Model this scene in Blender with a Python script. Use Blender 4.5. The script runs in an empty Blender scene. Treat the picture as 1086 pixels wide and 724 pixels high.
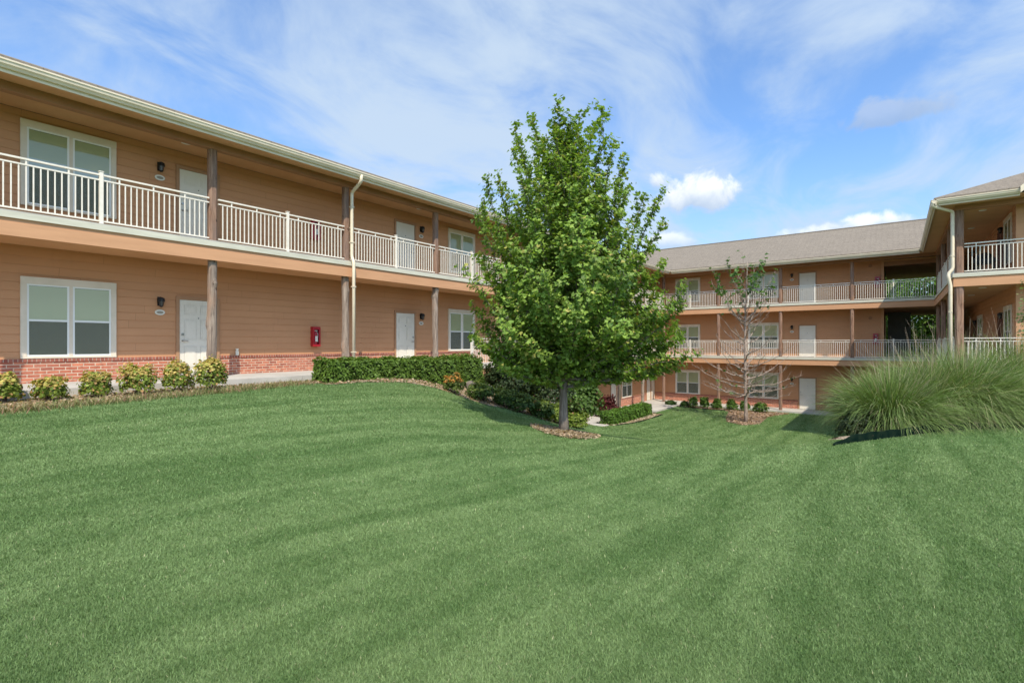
import bpy, math, random
import numpy as np
from mathutils import Vector, Matrix
R = math.radians
random.seed(7); rng = np.random.default_rng(7)
scene = bpy.context.scene
C = scene.collection

# ------------------------------------------------------------------ camera
YAW = R(37.34)
FW = (-math.sin(YAW), math.cos(YAW)); RT = (math.cos(YAW), math.sin(YAW))
cd = bpy.data.cameras.new('camera'); cam = bpy.data.objects.new('camera', cd); C.objects.link(cam)
cam.location = (0, 0, 0); cam.rotation_euler = (R(90), 0, YAW)
cd.sensor_width = 36; cd.lens = 36*536/1086; cd.shift_y = 2/1086
cd.clip_start = 0.05; cd.clip_end = 3000
scene.camera = cam
# ------------------------------------------------------------------ light and exposure
SUN = Vector((0.60, -0.53, 1.0)).normalized()          # towards the sun
sl = bpy.data.lights.new('sun', 'SUN'); sl.energy = 2.95; sl.angle = R(0.6); sl.color = (1.0, 0.93, 0.81)
so = bpy.data.objects.new('sun', sl); C.objects.link(so)
so.rotation_euler = (-SUN).to_track_quat('-Z', 'Y').to_euler(); so.location = (30, -30, 50)
scene.view_settings.view_transform = 'Standard'; scene.view_settings.look = 'None'
scene.view_settings.gamma = 1; scene.view_settings.use_curve_mapping = False
scene.view_settings.exposure = 0.84
SKY_STRENGTH = 0.15
VX, VY = 0.3, 0.2

# ------------------------------------------------------------------ node helpers
class NT:
    def __init__(s, tree): s.t = tree; s.n = tree.nodes; s.l = tree.links
    def new(s, typ, **kw):
        nd = s.n.new(typ)
        for k, v in kw.items(): setattr(nd, k, v)
        return nd
    def put(s, sock, v):
        if isinstance(v, bpy.types.NodeSocket): s.l.new(v, sock)
        elif v is not None:
            if isinstance(v, (tuple, list)) and len(v) == 3 and sock.type == 'RGBA': v = (*v, 1)
            sock.default_value = v
    def m(s, op, a, b=None, c=None, clamp=False):
        nd = s.new('ShaderNodeMath', operation=op); nd.use_clamp = clamp
        s.put(nd.inputs[0], a); s.put(nd.inputs[1], b)
        if c is not None: s.put(nd.inputs[2], c)
        return nd.outputs[0]
    def mix(s, f, a, b, mode='MIX'):
        nd = s.new('ShaderNodeMix', data_type='RGBA', blend_type=mode)
        s.put(nd.inputs[0], f); s.put(nd.inputs[6], a); s.put(nd.inputs[7], b)
        return nd.outputs[2]
    def noise(s, vec, scale, detail=4, rough=0.55, dist=0.0, out=0):
        nd = s.new('ShaderNodeTexNoise'); s.put(nd.inputs['Vector'], vec)
        nd.inputs['Scale'].default_value = scale; nd.inputs['Detail'].default_value = detail
        nd.inputs['Roughness'].default_value = rough; nd.inputs['Distortion'].default_value = dist
        return nd.outputs[out]
    def ramp(s, f, a, b, lo=0.0, hi=1.0, smooth=True):
        nd = s.new('ShaderNodeMapRange'); nd.interpolation_type = 'SMOOTHSTEP' if smooth else 'LINEAR'
        s.put(nd.inputs[0], f)
        for i, v in enumerate((a, b, lo, hi)): nd.inputs[i+1].default_value = v
        return nd.outputs[0]
    def mapping(s, vec, scale=(1,1,1), rot=(0,0,0), loc=(0,0,0)):
        nd = s.new('ShaderNodeMapping'); s.put(nd.inputs[0], vec)
        nd.inputs['Location'].default_value = loc; nd.inputs['Rotation'].default_value = rot; nd.inputs['Scale'].default_value = scale
        return nd.outputs[0]
    def dot(s, a, b):
        nd = s.new('ShaderNodeVectorMath', operation='DOT_PRODUCT'); s.put(nd.inputs[0], a); s.put(nd.inputs[1], b)
        return nd.outputs['Value']

def pix_dir(px, py):
    k = (px-543)/536; u = (364-py)/536
    return Vector((FW[0]+k*RT[0], FW[1]+k*RT[1], u)).normalized()

# ------------------------------------------------------------------ world: Nishita sky, thin veils and two small cumulus
w = bpy.data.worlds.new('World'); scene.world = w; w.use_nodes = True
N = NT(w.node_tree)
for nd in list(N.n): N.n.remove(nd)
wo = N.new('ShaderNodeOutputWorld'); bg = N.new('ShaderNodeBackground'); N.l.new(bg.outputs[0], wo.inputs[0])
bg.inputs[1].default_value = SKY_STRENGTH
sky = N.new('ShaderNodeTexSky', sky_type='NISHITA'); sky.sun_disc = False
sky.sun_elevation = math.asin(SUN.z); sky.sun_rotation = math.atan2(SUN.x, SUN.y)
sky.air_density = 1.15; sky.dust_density = 0.6; sky.ozone_density = 2.2; sky.altitude = 200
tc = N.new('ShaderNodeTexCoord').outputs['Generated']
sep = N.new('ShaderNodeSeparateXYZ'); N.l.new(tc, sep.inputs[0])
zz = N.m('ADD', N.m('MAXIMUM', sep.outputs[2], 0.0), 0.16)
cx = N.m('DIVIDE', sep.outputs[0], zz); cy = N.m('DIVIDE', sep.outputs[1], zz)
cmb = N.new('ShaderNodeCombineXYZ'); N.l.new(cx, cmb.inputs[0]); N.l.new(cy, cmb.inputs[1])
pl = cmb.outputs[0]
veil1 = N.noise(N.mapping(pl, (0.75, 0.50, 1), (0, 0, R(35)), (VX, VY, 0)), 1.0, 6, 0.52, 0.5)
veil2 = N.noise(N.mapping(pl, (2.6, 1.5, 1), (0, 0, R(-30)), (0.4, 5.0, 0)), 1.0, 7, 0.6, 0.8)
v = N.m('ADD', N.m('MULTIPLY', veil1, 0.60), N.m('MULTIPLY', veil2, 0.40))
veil = N.ramp(v, 0.40, 0.60, 0.10, 0.92)
horiz = N.ramp(sep.outputs[2], 0.0, 0.34, 0.80, 0.10)
veil = N.m('MAXIMUM', veil, horiz)
skyc = N.mix(1.0, sky.outputs[0], (0.49, 0.69, 0.90), 'MULTIPLY')
glow = N.m('ADD', 1.0, N.m('MULTIPLY', N.ramp(N.dot(tc, tuple(SUN)), -0.1, 0.95), 1.5))      # veil brightened towards the sun behind the camera, added to fill shaded walls
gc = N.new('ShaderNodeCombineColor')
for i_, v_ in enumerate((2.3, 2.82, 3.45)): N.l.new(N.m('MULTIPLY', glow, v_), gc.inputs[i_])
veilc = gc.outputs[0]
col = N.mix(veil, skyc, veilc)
def cumulus(col, px, py, wpx, hpx, seed, dens=1.0, top=(4.3, 4.4, 4.4), low=(2.05, 2.55, 3.3)):
    c = pix_dir(px, py); up = Vector((0, 0, 1)); side = c.cross(up).normalized(); upp = side.cross(c).normalized()
    a = N.m('DIVIDE', N.dot(tc, tuple(side)), wpx/536); b0 = N.dot(tc, tuple(upp))
    b = N.m('DIVIDE', b0, hpx/536)
    bb = N.m('MULTIPLY', b, N.m('ADD', N.m('MULTIPLY', N.m('LESS_THAN', b, 0.0), 0.55), 1.0))   # flat-bottomed
    r = N.m('SQRT', N.m('ADD', N.m('MULTIPLY', a, a), N.m('MULTIPLY', bb, bb)))
    n1 = N.noise(N.mapping(tc, loc=(seed, 0, 0)), 17.0, 6, 0.58, 0.3)
    n2 = N.noise(N.mapping(tc, loc=(seed+5, 0, 0)), 6.0, 2, 0.5)
    d = N.m('ADD', N.m('SUBTRACT', 1.0, r), N.m('ADD', N.m('MULTIPLY', N.m('SUBTRACT', n1, 0.5), 1.9), N.m('MULTIPLY', N.m('SUBTRACT', n2, 0.5), 1.3)))
    front = N.m('GREATER_THAN', N.dot(tc, tuple(c)), 0.5)
    mask = N.m('MULTIPLY', N.m('MULTIPLY', N.ramp(d, 0.10, 0.55), front), dens)
    sh = N.ramp(N.m('ADD', b, N.m('MULTIPLY', N.m('SUBTRACT', n1, 0.5), 1.6)), -0.45, 0.75)
    cc = N.mix(sh, low, top)
    return N.mix(mask, col, cc)
col = cumulus(col, 736, 212, 52, 27, 2.3)
col = cumulus(col, 697, 195, 20, 20, 4.4, 0.9)
col = cumulus(col, 915, 242, 62, 15, 9.1, 0.85)
col = cumulus(col, 712, 257, 34, 12, 12.7, 0.6)
col = cumulus(col, 950, 122, 44, 17, 21.7, 0.55, (2.2, 2.5, 3.0), (1.6, 1.95, 2.5))
N.l.new(col, bg.inputs[0])

# ------------------------------------------------------------------ materials
def mat(name, base=(0.5,0.5,0.5), rough=0.7, build=None, spec=0.3, metallic=0.0):
    m = bpy.data.materials.new(name); m.use_nodes = True
    n = NT(m.node_tree); b = n.n['Principled BSDF']
    b.inputs['Base Color'].default_value = (*base, 1); b.inputs['Roughness'].default_value = rough
    b.inputs['Specular IOR Level'].default_value = spec; b.inputs['Metallic'].default_value = metallic
    if build: build(n, b)
    return m
def obj_co(n): return n.new('ShaderNodeTexCoord').outputs['Object']
def wall_co(n):          # (x+y, z): runs along every axis-aligned wall
    s = n.new('ShaderNodeSeparateXYZ'); n.l.new(obj_co(n), s.inputs[0])
    c = n.new('ShaderNodeCombineXYZ'); n.l.new(n.m('ADD', s.outputs[0], s.outputs[1]), c.inputs[0]); n.l.new(s.outputs[2], c.inputs[1])
    return c.outputs[0]
def bump(n, b, h, strength=0.3, dist=0.01):
    bp = n.new('ShaderNodeBump'); bp.inputs['Strength'].default_value = strength; bp.inputs['Distance'].default_value = dist
    n.l.new(h, bp.inputs['Height']); n.l.new(bp.outputs[0], b.inputs['Normal'])
def vary(c, c2, scale=3.0, stretch=(1,1,1), bs=0.0, bscale=60.0, detail=5):
    def f(n, b):
        co = obj_co(n)
        x = n.noise(n.mapping(co, stretch), scale, detail)
        n.l.new(n.mix(n.ramp(x, 0.3, 0.7), c, c2), b.inputs['Base Color'])
        if bs: bump(n, b, n.noise(n.mapping(co, stretch), bscale, 4), bs, 0.01)
    return f
def siding_build(c, c2):
    def f(n, b):
        co = wall_co(n); s = n.new('ShaderNodeSeparateXYZ'); n.l.new(co, s.inputs[0])
        row = n.m('FLOOR', n.m('DIVIDE', n.m('ADD', s.outputs[1], 0.2), 0.19))
        wn = n.new('ShaderNodeTexWhiteNoise', noise_dimensions='1D'); n.l.new(row, wn.inputs['W'])
        q = n.m('ADD', n.m('DIVIDE', s.outputs[0], 3.66), wn.outputs['Value'])
        board = n.m('FLOOR', q); fr = n.m('FRACT', q)
        w2 = n.new('ShaderNodeTexWhiteNoise', noise_dimensions='2D'); cc = n.new('ShaderNodeCombineXYZ'); n.l.new(row, cc.inputs[0]); n.l.new(board, cc.inputs[1]); n.l.new(cc.outputs[0], w2.inputs['Vector'])
        x = n.noise(n.mapping(co, (0.5, 1.2, 1)), 1.3, 6, 0.65)
        st = n.noise(n.mapping(co, (6, 0.5, 1)), 1.0, 5, 0.6)
        fine = n.noise(n.mapping(co, (5, 60, 1)), 1.0, 3)
        cl = n.mix(n.ramp(x, 0.3, 0.72), c, c2)
        cl = n.mix(n.m('MULTIPLY', w2.outputs['Value'], 0.16), cl, tuple(k*0.72 for k in c))
        cl = n.mix(n.m('MULTIPLY', n.ramp(st, 0.55, 0.8), 0.16), cl, tuple(k*0.6 for k in c))
        cl = n.mix(n.m('MULTIPLY', n.ramp(fine, 0.35, 0.75), 0.10), cl, tuple(k*0.7 for k in c))
        cl = n.mix(n.m('MULTIPLY', n.m('LESS_THAN', fr, 0.0016), 0.55), cl, tuple(k*0.3 for k in c))
        n.l.new(cl, b.inputs['Base Color']); bump(n, b, n.m('ADD', fine, n.m('MULTIPLY', x, 2.0)), 0.25, 0.004)
    return f
SID = (0.575, 0.295, 0.150)
M = {}
M['siding'] = mat('siding', rough=0.75, build=siding_build(SID, (0.53, 0.268, 0.134)), spec=0.2)
M['siding_dark'] = mat('dark_siding', rough=0.7, build=siding_build((0.26, 0.28, 0.24), (0.21, 0.23, 0.20)), spec=0.2)
M['fascia'] = mat('fascia_paint', rough=0.65, build=vary((0.58, 0.31, 0.165), (0.52, 0.275, 0.145), 2.0, (0.5,0.5,4)), spec=0.2)
M['soffit'] = mat('soffit_paint', rough=0.75, build=vary((0.65, 0.36, 0.19), (0.59, 0.325, 0.17), 1.6), spec=0.15)
M['beam'] = mat('beam_paint', rough=0.75, build=vary((0.40, 0.205, 0.115), (0.35, 0.175, 0.098), 2.0), spec=0.15)
M['doortrim'] = mat('door_trim_paint', rough=0.65, build=vary((0.42, 0.235, 0.13), (0.38, 0.21, 0.115), 3.0), spec=0.2)
M['cream'] = mat('cream_metal', rough=0.45, build=vary((0.74, 0.63, 0.46), (0.66, 0.555, 0.40), 2.5), spec=0.35)
M['rail'] = mat('railing_paint', rough=0.45, build=vary((0.80, 0.73, 0.62), (0.73, 0.66, 0.55), 6), spec=0.35)
M['trim'] = mat('window_trim_paint', rough=0.55, build=vary((0.72, 0.62, 0.49), (0.65, 0.56, 0.43), 3), spec=0.3)
M['vinyl'] = mat('window_vinyl', (0.78, 0.77, 0.72), 0.4)
M['flash'] = mat('deck_edge', rough=0.6, build=vary((0.60, 0.57, 0.45), (0.50, 0.47, 0.37), 2.2, (0.7,0.7,5)))
M['door'] = mat('door_paint', rough=0.5, build=vary((0.76, 0.70, 0.59), (0.71, 0.65, 0.54), 1.5))
M['door_brown'] = mat('brown_door_paint', rough=0.55, build=vary((0.16, 0.06, 0.035), (0.12, 0.045, 0.028), 2.5))
M['black'] = mat('black_metal', (0.014, 0.013, 0.012), 0.5)
M['nickel'] = mat('nickel', (0.45, 0.43, 0.40), 0.35, metallic=0.9)
M['plaque'] = mat('plaque_enamel', (0.72, 0.68, 0.58), 0.4)
M['plaque_mid'] = mat('plaque_inset', (0.30, 0.26, 0.20), 0.5)
M['red'] = mat('red_enamel', (0.36, 0.010, 0.020), 0.35, spec=0.5)
M['lightlens'] = mat('light_lens', (0.8, 0.78, 0.7), 0.4)
M['blind'] = mat('blind_slat', (0.60, 0.58, 0.36), 0.6)
M['sky_refl'] = mat('painted_sky_reflection', (0.58, 0.62, 0.66), 0.8)  # pale blue-white of the sky reflection, painted on a panel
M['lampglass'] = mat('smoked_lamp_glass', (0.10, 0.09, 0.08), 0.2)
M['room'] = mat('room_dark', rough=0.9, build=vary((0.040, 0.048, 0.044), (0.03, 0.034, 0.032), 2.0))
def shingles(n, b):
    co = obj_co(n)
    s = n.new('ShaderNodeSeparateXYZ'); n.l.new(co, s.inputs[0])
    c = n.new('ShaderNodeCombineXYZ'); n.l.new(n.m('ADD', s.outputs[0], s.outputs[1]), c.inputs[0]); n.l.new(n.m('MULTIPLY', s.outputs[2], 2.6), c.inputs[1])
    br = n.new('ShaderNodeTexBrick'); n.l.new(c.outputs[0], br.inputs[0])
    br.inputs['Color1'].default_value = (0.235, 0.195, 0.150, 1); br.inputs['Color2'].default_value = (0.155, 0.128, 0.100, 1)
    br.inputs['Mortar'].default_value = (0.09, 0.075, 0.065, 1); br.inputs['Scale'].default_value = 1
    br.inputs['Mortar Size'].default_value = 0.012; br.inputs['Brick Width'].default_value = 0.28; br.inputs['Row Height'].default_value = 0.15
    x = n.noise(co, 14, 5, 0.7); y = n.noise(co, 0.5, 3)
    cl = n.mix(n.ramp(x, 0.3, 0.7), br.outputs[0], (0.27, 0.228, 0.178))
    cl = n.mix(n.m('MULTIPLY', n.ramp(y, 0.35, 0.7), 0.3), cl, (0.19, 0.157, 0.122))
    n.l.new(cl, b.inputs['Base Color']); bump(n, b, n.m('ADD', n.m('MULTIPLY', br.outputs[1], -0.5), x), 0.5, 0.02)
M['shingle'] = mat('roof_shingles', rough=0.95, build=shingles, spec=0.1)
def brick(bw, rh, ms, c1, c2, mo):
    def f(n, b):
        co = wall_co(n)
        br = n.new('ShaderNodeTexBrick'); n.l.new(co, br.inputs[0])
        br.inputs['Color1'].default_value = (*c1, 1); br.inputs['Color2'].default_value = (*c2, 1); br.inputs['Mortar'].default_value = (*mo, 1)
        br.inputs['Scale'].default_value = 1; br.inputs['Mortar Size'].default_value = ms
        br.inputs['Brick Width'].default_value = bw; br.inputs['Row Height'].default_value = rh; br.inputs['Bias'].default_value = -0.1
        br.inputs['Mortar Smooth'].default_value = 0.2
        x = n.noise(co, 9.0, 5, 0.7); y = n.noise(co, 1.1, 3)
        cl = n.mix(n.ramp(x, 0.42, 0.72, 0, 0.45), br.outputs[0], (0.16, 0.055, 0.04))
        cl = n.mix(n.ramp(y, 0.45, 0.75, 0, 0.35), cl, (0.42, 0.20, 0.15))
        n.l.new(cl, b.inputs['Base Color']); bump(n, b, n.m('ADD', n.m('MULTIPLY', br.outputs[1], -1.0), n.m('MULTIPLY', x, 0.3)), 0.8, 0.012)
    return f
M['brick'] = mat('red_brick', rough=0.9, build=brick(0.215, 0.075, 0.009, (0.60, 0.205, 0.115), (0.33, 0.095, 0.062), (0.64, 0.50, 0.37)), spec=0.1)
M['brickcap'] = mat('brick_header_course', rough=0.9, build=brick(0.075, 0.30, 0.008, (0.36, 0.12, 0.08), (0.22, 0.065, 0.048), (0.45, 0.35, 0.27)), spec=0.1)
M['concrete'] = mat('concrete', rough=0.9, build=vary((0.50, 0.47, 0.41), (0.41, 0.38, 0.33), 1.6, bs=0.3, bscale=50), spec=0.1)
def timber(n, b):
    co = obj_co(n)
    x = n.noise(n.mapping(co, (9, 9, 0.9)), 2.0, 7, 0.65, 0.6)
    y = n.noise(n.mapping(co, (1, 1, 0.6)), 1.7, 3)
    k = n.noise(n.mapping(co, (1.2, 1.2, 0.9)), 6.0, 2)
    cl = n.mix(n.ramp(x, 0.3, 0.7), (0.15, 0.11, 0.085), (0.36, 0.285, 0.225))
    cl = n.mix(n.ramp(y, 0.50, 0.75, 0, .7), cl, (0.33, 0.19, 0.115))
    cl = n.mix(n.ramp(k, 0.68, 0.74), cl, (0.07, 0.04, 0.028))
    n.l.new(cl, b.inputs['Base Color']); bump(n, b, x, 0.6, 0.015)
M['timber'] = mat('weathered_cedar', rough=0.9, build=timber, spec=0.1)
def timber_brown(n, b):
    co = obj_co(n)
    x = n.noise(n.mapping(co, (9, 9, 0.9)), 2.0, 7, 0.65, 0.6); y = n.noise(n.mapping(co, (1, 1, 0.6)), 1.7, 3); k = n.noise(n.mapping(co, (1.2, 1.2, 0.9)), 6.0, 2)
    cl = n.mix(n.ramp(x, 0.3, 0.7), (0.17, 0.095, 0.062), (0.36, 0.225, 0.155)); cl = n.mix(n.ramp(y, 0.45, 0.7, 0, .7), cl, (0.20, 0.14, 0.115)); cl = n.mix(n.ramp(k, 0.66, 0.74), cl, (0.06, 0.035, 0.025))
    n.l.new(cl, b.inputs['Base Color']); bump(n, b, x, 0.6, 0.015)
M['timber_brown'] = mat('brown_cedar', rough=0.9, build=timber_brown, spec=0.1)
def bark(c1, c2, sx=12):
    def f(n, b):
        co = obj_co(n)
        x = n.noise(n.mapping(co, (sx, sx, 2.2)), 1.6, 7, 0.65, 0.5)
        n.l.new(n.mix(n.ramp(x, 0.32, 0.68), c1, c2), b.inputs['Base Color']); bump(n, b, x, 0.9, 0.02)
    return f
M['bark'] = mat('maple_bark', rough=0.95, build=bark((0.12, 0.095, 0.075), (0.27, 0.225, 0.185)), spec=0.1)
M['palebark'] = mat('pale_bark', rough=0.9, build=bark((0.20, 0.15, 0.12), (0.42, 0.33, 0.27)), spec=0.1)
M['stem'] = mat('shrub_stem', (0.10, 0.07, 0.05), 0.9)
def glass_mat():
    m = bpy.data.materials.new('window_glass'); m.use_nodes = True; n = NT(m.node_tree)
    for nd in list(n.n): n.n.remove(nd)
    o = n.new('ShaderNodeOutputMaterial'); mx = n.new('ShaderNodeMixShader'); t = n.new('ShaderNodeBsdfTransparent'); g = n.new('ShaderNodeBsdfGlossy')
    t.inputs[0].default_value = (0.84, 0.88, 0.82, 1); g.inputs[0].default_value = (1, 1, 1, 1); g.inputs['Roughness'].default_value = 0.02
    lw = n.new('ShaderNodeLayerWeight'); lw.inputs[0].default_value = 0.5
    n.l.new(n.m('ADD', n.m('MULTIPLY', n.m('POWER', lw.outputs['Facing'], 3.0), 0.55), 0.06, clamp=True), mx.inputs[0]); n.l.new(t.outputs[0], mx.inputs[1]); n.l.new(g.outputs[0], mx.inputs[2]); n.l.new(mx.outputs[0], o.inputs[0])
    return m
M['glass'] = glass_mat()
def screen_mat():
    m = bpy.data.materials.new('insect_screen'); m.use_nodes = True; n = NT(m.node_tree)
    for nd in list(n.n): n.n.remove(nd)
    o = n.new('ShaderNodeOutputMaterial'); mx = n.new('ShaderNodeMixShader'); t = n.new('ShaderNodeBsdfTransparent'); d = n.new('ShaderNodeBsdfDiffuse')
    d.inputs[0].default_value = (0.20, 0.21, 0.165, 1); mx.inputs[0].default_value = 0.55
    n.l.new(t.outputs[0], mx.inputs[1]); n.l.new(d.outputs[0], mx.inputs[2]); n.l.new(mx.outputs[0], o.inputs[0])
    return m
M['screen'] = screen_mat()
def leaf_mat(name, trans=0.35, rough=0.5, spec=0.25):
    m = bpy.data.materials.new(name); m.use_nodes = True; n = NT(m.node_tree)
    o = n.n['Material Output']; b = n.n['Principled BSDF']; b.inputs['Roughness'].default_value = rough; b.inputs['Specular IOR Level'].default_value = spec
    at = n.new('ShaderNodeAttribute', attribute_name='tint')
    n.l.new(at.outputs['Color'], b.inputs['Base Color'])
    tr = n.new('ShaderNodeBsdfTranslucent'); n.l.new(n.mix(1.0, at.outputs['Color'], (1.3, 1.35, 0.6), 'MULTIPLY'), tr.inputs[0])
    mx = n.new('ShaderNodeMixShader'); mx.inputs[0].default_value = trans
    n.l.new(b.outputs[0], mx.inputs[1]); n.l.new(tr.outputs[0], mx.inputs[2]); n.l.new(mx.outputs[0], o.inputs[0])
    return m
M['leaf'] = leaf_mat('leaf'); M['grassblade'] = leaf_mat('grass_blade', 0.22, 0.55, 0.25)
def lawn_tint(n, co):
    """mowing bands, blade-lean sheen painted as colour, plus patches of own colour; world metres"""
    wob = n.noise(co, 0.25, 2)
    sx = n.new('ShaderNodeSeparateXYZ'); n.l.new(co, sx.inputs[0])
    cb = n.new('ShaderNodeCombineXYZ'); n.l.new(n.m('ADD', sx.outputs[0], n.m('MULTIPLY', wob, 1.0)), cb.inputs[0]); n.l.new(n.m('MULTIPLY', sx.outputs[1], 0.07), cb.inputs[1])
    a = n.noise(cb.outputs[0], 2.1, 3, 0.6)  # band tone stands for light off blades leaning with the mower
    c = n.noise(co, 0.33, 4, 0.6)
    d = n.noise(n.mapping(co, (1, .6, 1)), 3.2, 6, 0.75)
    s = n.m('ADD', n.m('MULTIPLY', a, 0.50), n.m('ADD', n.m('MULTIPLY', c, 0.16), n.m('MULTIPLY', d, 0.34)))
    return n.ramp(s, 0.39, 0.61)
def lawn_build(n, b):
    co = obj_co(n); t = lawn_tint(n, co)
    cl = n.mix(t, (0.080, 0.145, 0.040), (0.18, 0.255, 0.095))
    f = n.noise(co, 55, 5, 0.7); g = n.noise(co, 9, 5, 0.7)
    cl = n.mix(n.ramp(f, 0.32, 0.72, 0.0, 0.55), cl, (0.045, 0.100, 0.030))
    cl = n.mix(n.ramp(g, 0.45, 0.75, 0.0, 0.35), cl, (0.15, 0.215, 0.098))
    n.l.new(cl, b.inputs['Base Color']); bump(n, b, n.m('ADD', f, g), 0.7, 0.03)
M['lawn'] = mat('lawn', rough=0.95, build=lawn_build, spec=0.05)
def blade_build():
    m = leaf_mat('lawn_blade', 0.25, 0.6, 0.2); n = NT(m.node_tree)
    at = [x for x in n.n if x.type == 'ATTRIBUTE'][0]; b = n.n['Principled BSDF']
    t = lawn_tint(n, obj_co(n))
    cl = n.mix(1.0, at.outputs['Color'], n.mix(t, (0.72, 0.77, 0.72), (1.30, 1.19, 1.32)), 'MULTIPLY')
    n.l.new(cl, b.inputs['Base Color'])
    return m
M['blade'] = blade_build()
def mulch_build(c1, c2, c3):
    def f(n, b):
        co = obj_co(n); x = n.noise(co, 22, 5, 0.7); v = n.new('ShaderNodeTexVoronoi'); n.l.new(co, v.inputs[0]); v.inputs['Scale'].default_value = 26
        s = n.new('ShaderNodeSeparateColor'); n.l.new(v.outputs['Color'], s.inputs[0])
        cl = n.mix(n.ramp(s.outputs[0], 0.2, 0.8), c1, c2); cl = n.mix(n.ramp(x, 0.5, 0.7), cl, c3)
        n.l.new(cl, b.inputs['Base Color']); bump(n, b, n.m('ADD', v.outputs['Distance'], x), 1.0, 0.03)
    return f
M['mulch'] = mat('mulch', rough=0.95, build=mulch_build((0.30, 0.19, 0.12), (0.44, 0.31, 0.21), (0.14, 0.085, 0.055)), spec=0.05)
M['litter'] = mat('leaf_litter', rough=0.95, build=mulch_build((0.34, 0.23, 0.15), (0.50, 0.40, 0.29), (0.13, 0.14, 0.05)), spec=0.05)
M['edging'] = mat('edging_rubber', rough=0.8, build=vary((0.004, 0.012, 0.009), (0.012, 0.022, 0.014), 8), spec=0.0)
M['stone'] = mat('fieldstone', rough=0.95, build=vary((0.22, 0.18, 0.14), (0.12, 0.10, 0.08), 6, bs=0.8, bscale=14), spec=0.1)
M['chairwhite'] = mat('white_iron', (0.62, 0.58, 0.50), 0.45)

# ------------------------------------------------------------------ object helpers
def tag(o, label=None, cat=None, group=None, kind=None):
    if label: o['label'] = label
    if cat: o['category'] = cat
    if group: o['group'] = group
    if kind: o['kind'] = kind
    return o
def empty(name, loc=(0,0,0), rz=0.0, parent=None):
    o = bpy.data.objects.new(name, None); C.objects.link(o); o.location = loc; o.rotation_euler = (0, 0, rz); o.empty_display_size = 0.2
    if parent: o.parent = parent
    return o
def fast_mesh(name, V, F, m, parent=None, colors=None, smooth=False, mats=None):
    """V (n,3) array, F (k,3|4) int array -> one object; colors (n,3) -> 'tint'"""
    V = np.asarray(V, np.float32).reshape(-1, 3); F = np.asarray(F, np.int32)
    me = bpy.data.meshes.new(name); k = F.shape[1]
    me.vertices.add(len(V)); me.vertices.foreach_set('co', V.ravel())
    me.loops.add(F.size); me.loops.foreach_set('vertex_index', F.ravel())
    me.polygons.add(len(F)); me.polygons.foreach_set('loop_start', np.arange(0, F.size, k, dtype=np.int32))
    me.polygons.foreach_set('loop_total', np.full(len(F), k, dtype=np.int32))
    if smooth: me.polygons.foreach_set('use_smooth', np.ones(len(F), dtype=bool))
    me.update(calc_edges=True)
    if colors is not None:
        a = me.color_attributes.new('tint', 'FLOAT_COLOR', 'POINT')
        cc = np.ones((len(V), 4), np.float32); cc[:, :3] = colors; a.data.foreach_set('color', cc.ravel())
    me.materials.append(m)
    o = bpy.data.objects.new(name, me); C.objects.link(o)
    if parent: o.parent = parent
    return o
class MB:
    def __init__(s, T=None): s.v = []; s.f = []; s.T = T or (lambda a, b, c: (a, b, c))
    def pts(s, P): i = len(s.v); s.v += [s.T(*p) for p in P]; return i
    def box(s, a0, a1, b0, b1, c0, c1):
        i = s.pts([(a0,b0,c0),(a1,b0,c0),(a1,b1,c0),(a0,b1,c0),(a0,b0,c1),(a1,b0,c1),(a1,b1,c1),(a0,b1,c1)])
        for q in ((0,3,2,1),(4,5,6,7),(0,1,5,4),(1,2,6,5),(2,3,7,6),(3,0,4,7)): s.f.append([i+k for k in q])
        return s
    def extrude(s, prof, u0, u1, axis=0):
        """closed profile [(n,z)] swept along u"""
        n = len(prof); i = s.pts([(u0, a, b) for a, b in prof] + [(u1, a, b) for a, b in prof])
        for k in range(n): s.f.append([i+k, i+(k+1) % n, i+n+(k+1) % n, i+n+k])
        s.f.append([i+k for k in range(n)][::-1]); s.f.append([i+n+k for k in range(n)])
        return s
    def tube(s, path, radii, sides=8, cap=True):
        P = [Vector(p) for p in path]
        if not hasattr(radii, '__len__'): radii = [radii]*len(P)
        rings = []; ref = None
        for j, p in enumerate(P):
            d = (P[min(j+1, len(P)-1)]-P[max(j-1, 0)]).normalized()
            if ref is None: ref = d.orthogonal().normalized()
            ref = (ref-d*ref.dot(d))
            ref = ref.normalized() if ref.length > 1e-5 else d.orthogonal().normalized()
            o2 = d.cross(ref)
            rings.append(s.pts([tuple(p+(ref*math.cos(2*math.pi*q/sides)+o2*math.sin(2*math.pi*q/sides))*radii[j]) for q in range(sides)]))
        for a, b in zip(rings, rings[1:]):
            for q in range(sides): s.f.append([a+q, a+(q+1) % sides, b+(q+1) % sides, b+q])
        if cap:
            s.f.append([rings[0]+q for q in range(sides)][::-1]); s.f.append([rings[-1]+q for q in range(sides)])
        return s
    def build(s, name, m, parent=None, bevel=0.0, smooth=False):
        me = bpy.data.meshes.new(name); me.from_pydata(s.v, [], s.f); me.update()
        import bmesh
        bm = bmesh.new(); bm.from_mesh(me); bmesh.ops.recalc_face_normals(bm, faces=bm.faces)
        if bevel:
            bmesh.ops.bevel(bm, geom=[e for e in bm.edges], offset=bevel, segments=2, affect='EDGES', clamp_overlap=True)
        bm.to_mesh(me); bm.free()
        if smooth:
            for p in me.polygons: p.use_smooth = True
        me.materials.append(m)
        o = bpy.data.objects.new(name, me); C.objects.link(o)
        if parent: o.parent = parent
        return o
def at(px, s):                                    # pixel column and depth -> ground position in metres
    k = (px-543)/536; return (s*(FW[0]+k*RT[0]), s*(FW[1]+k*RT[1]))

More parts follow.
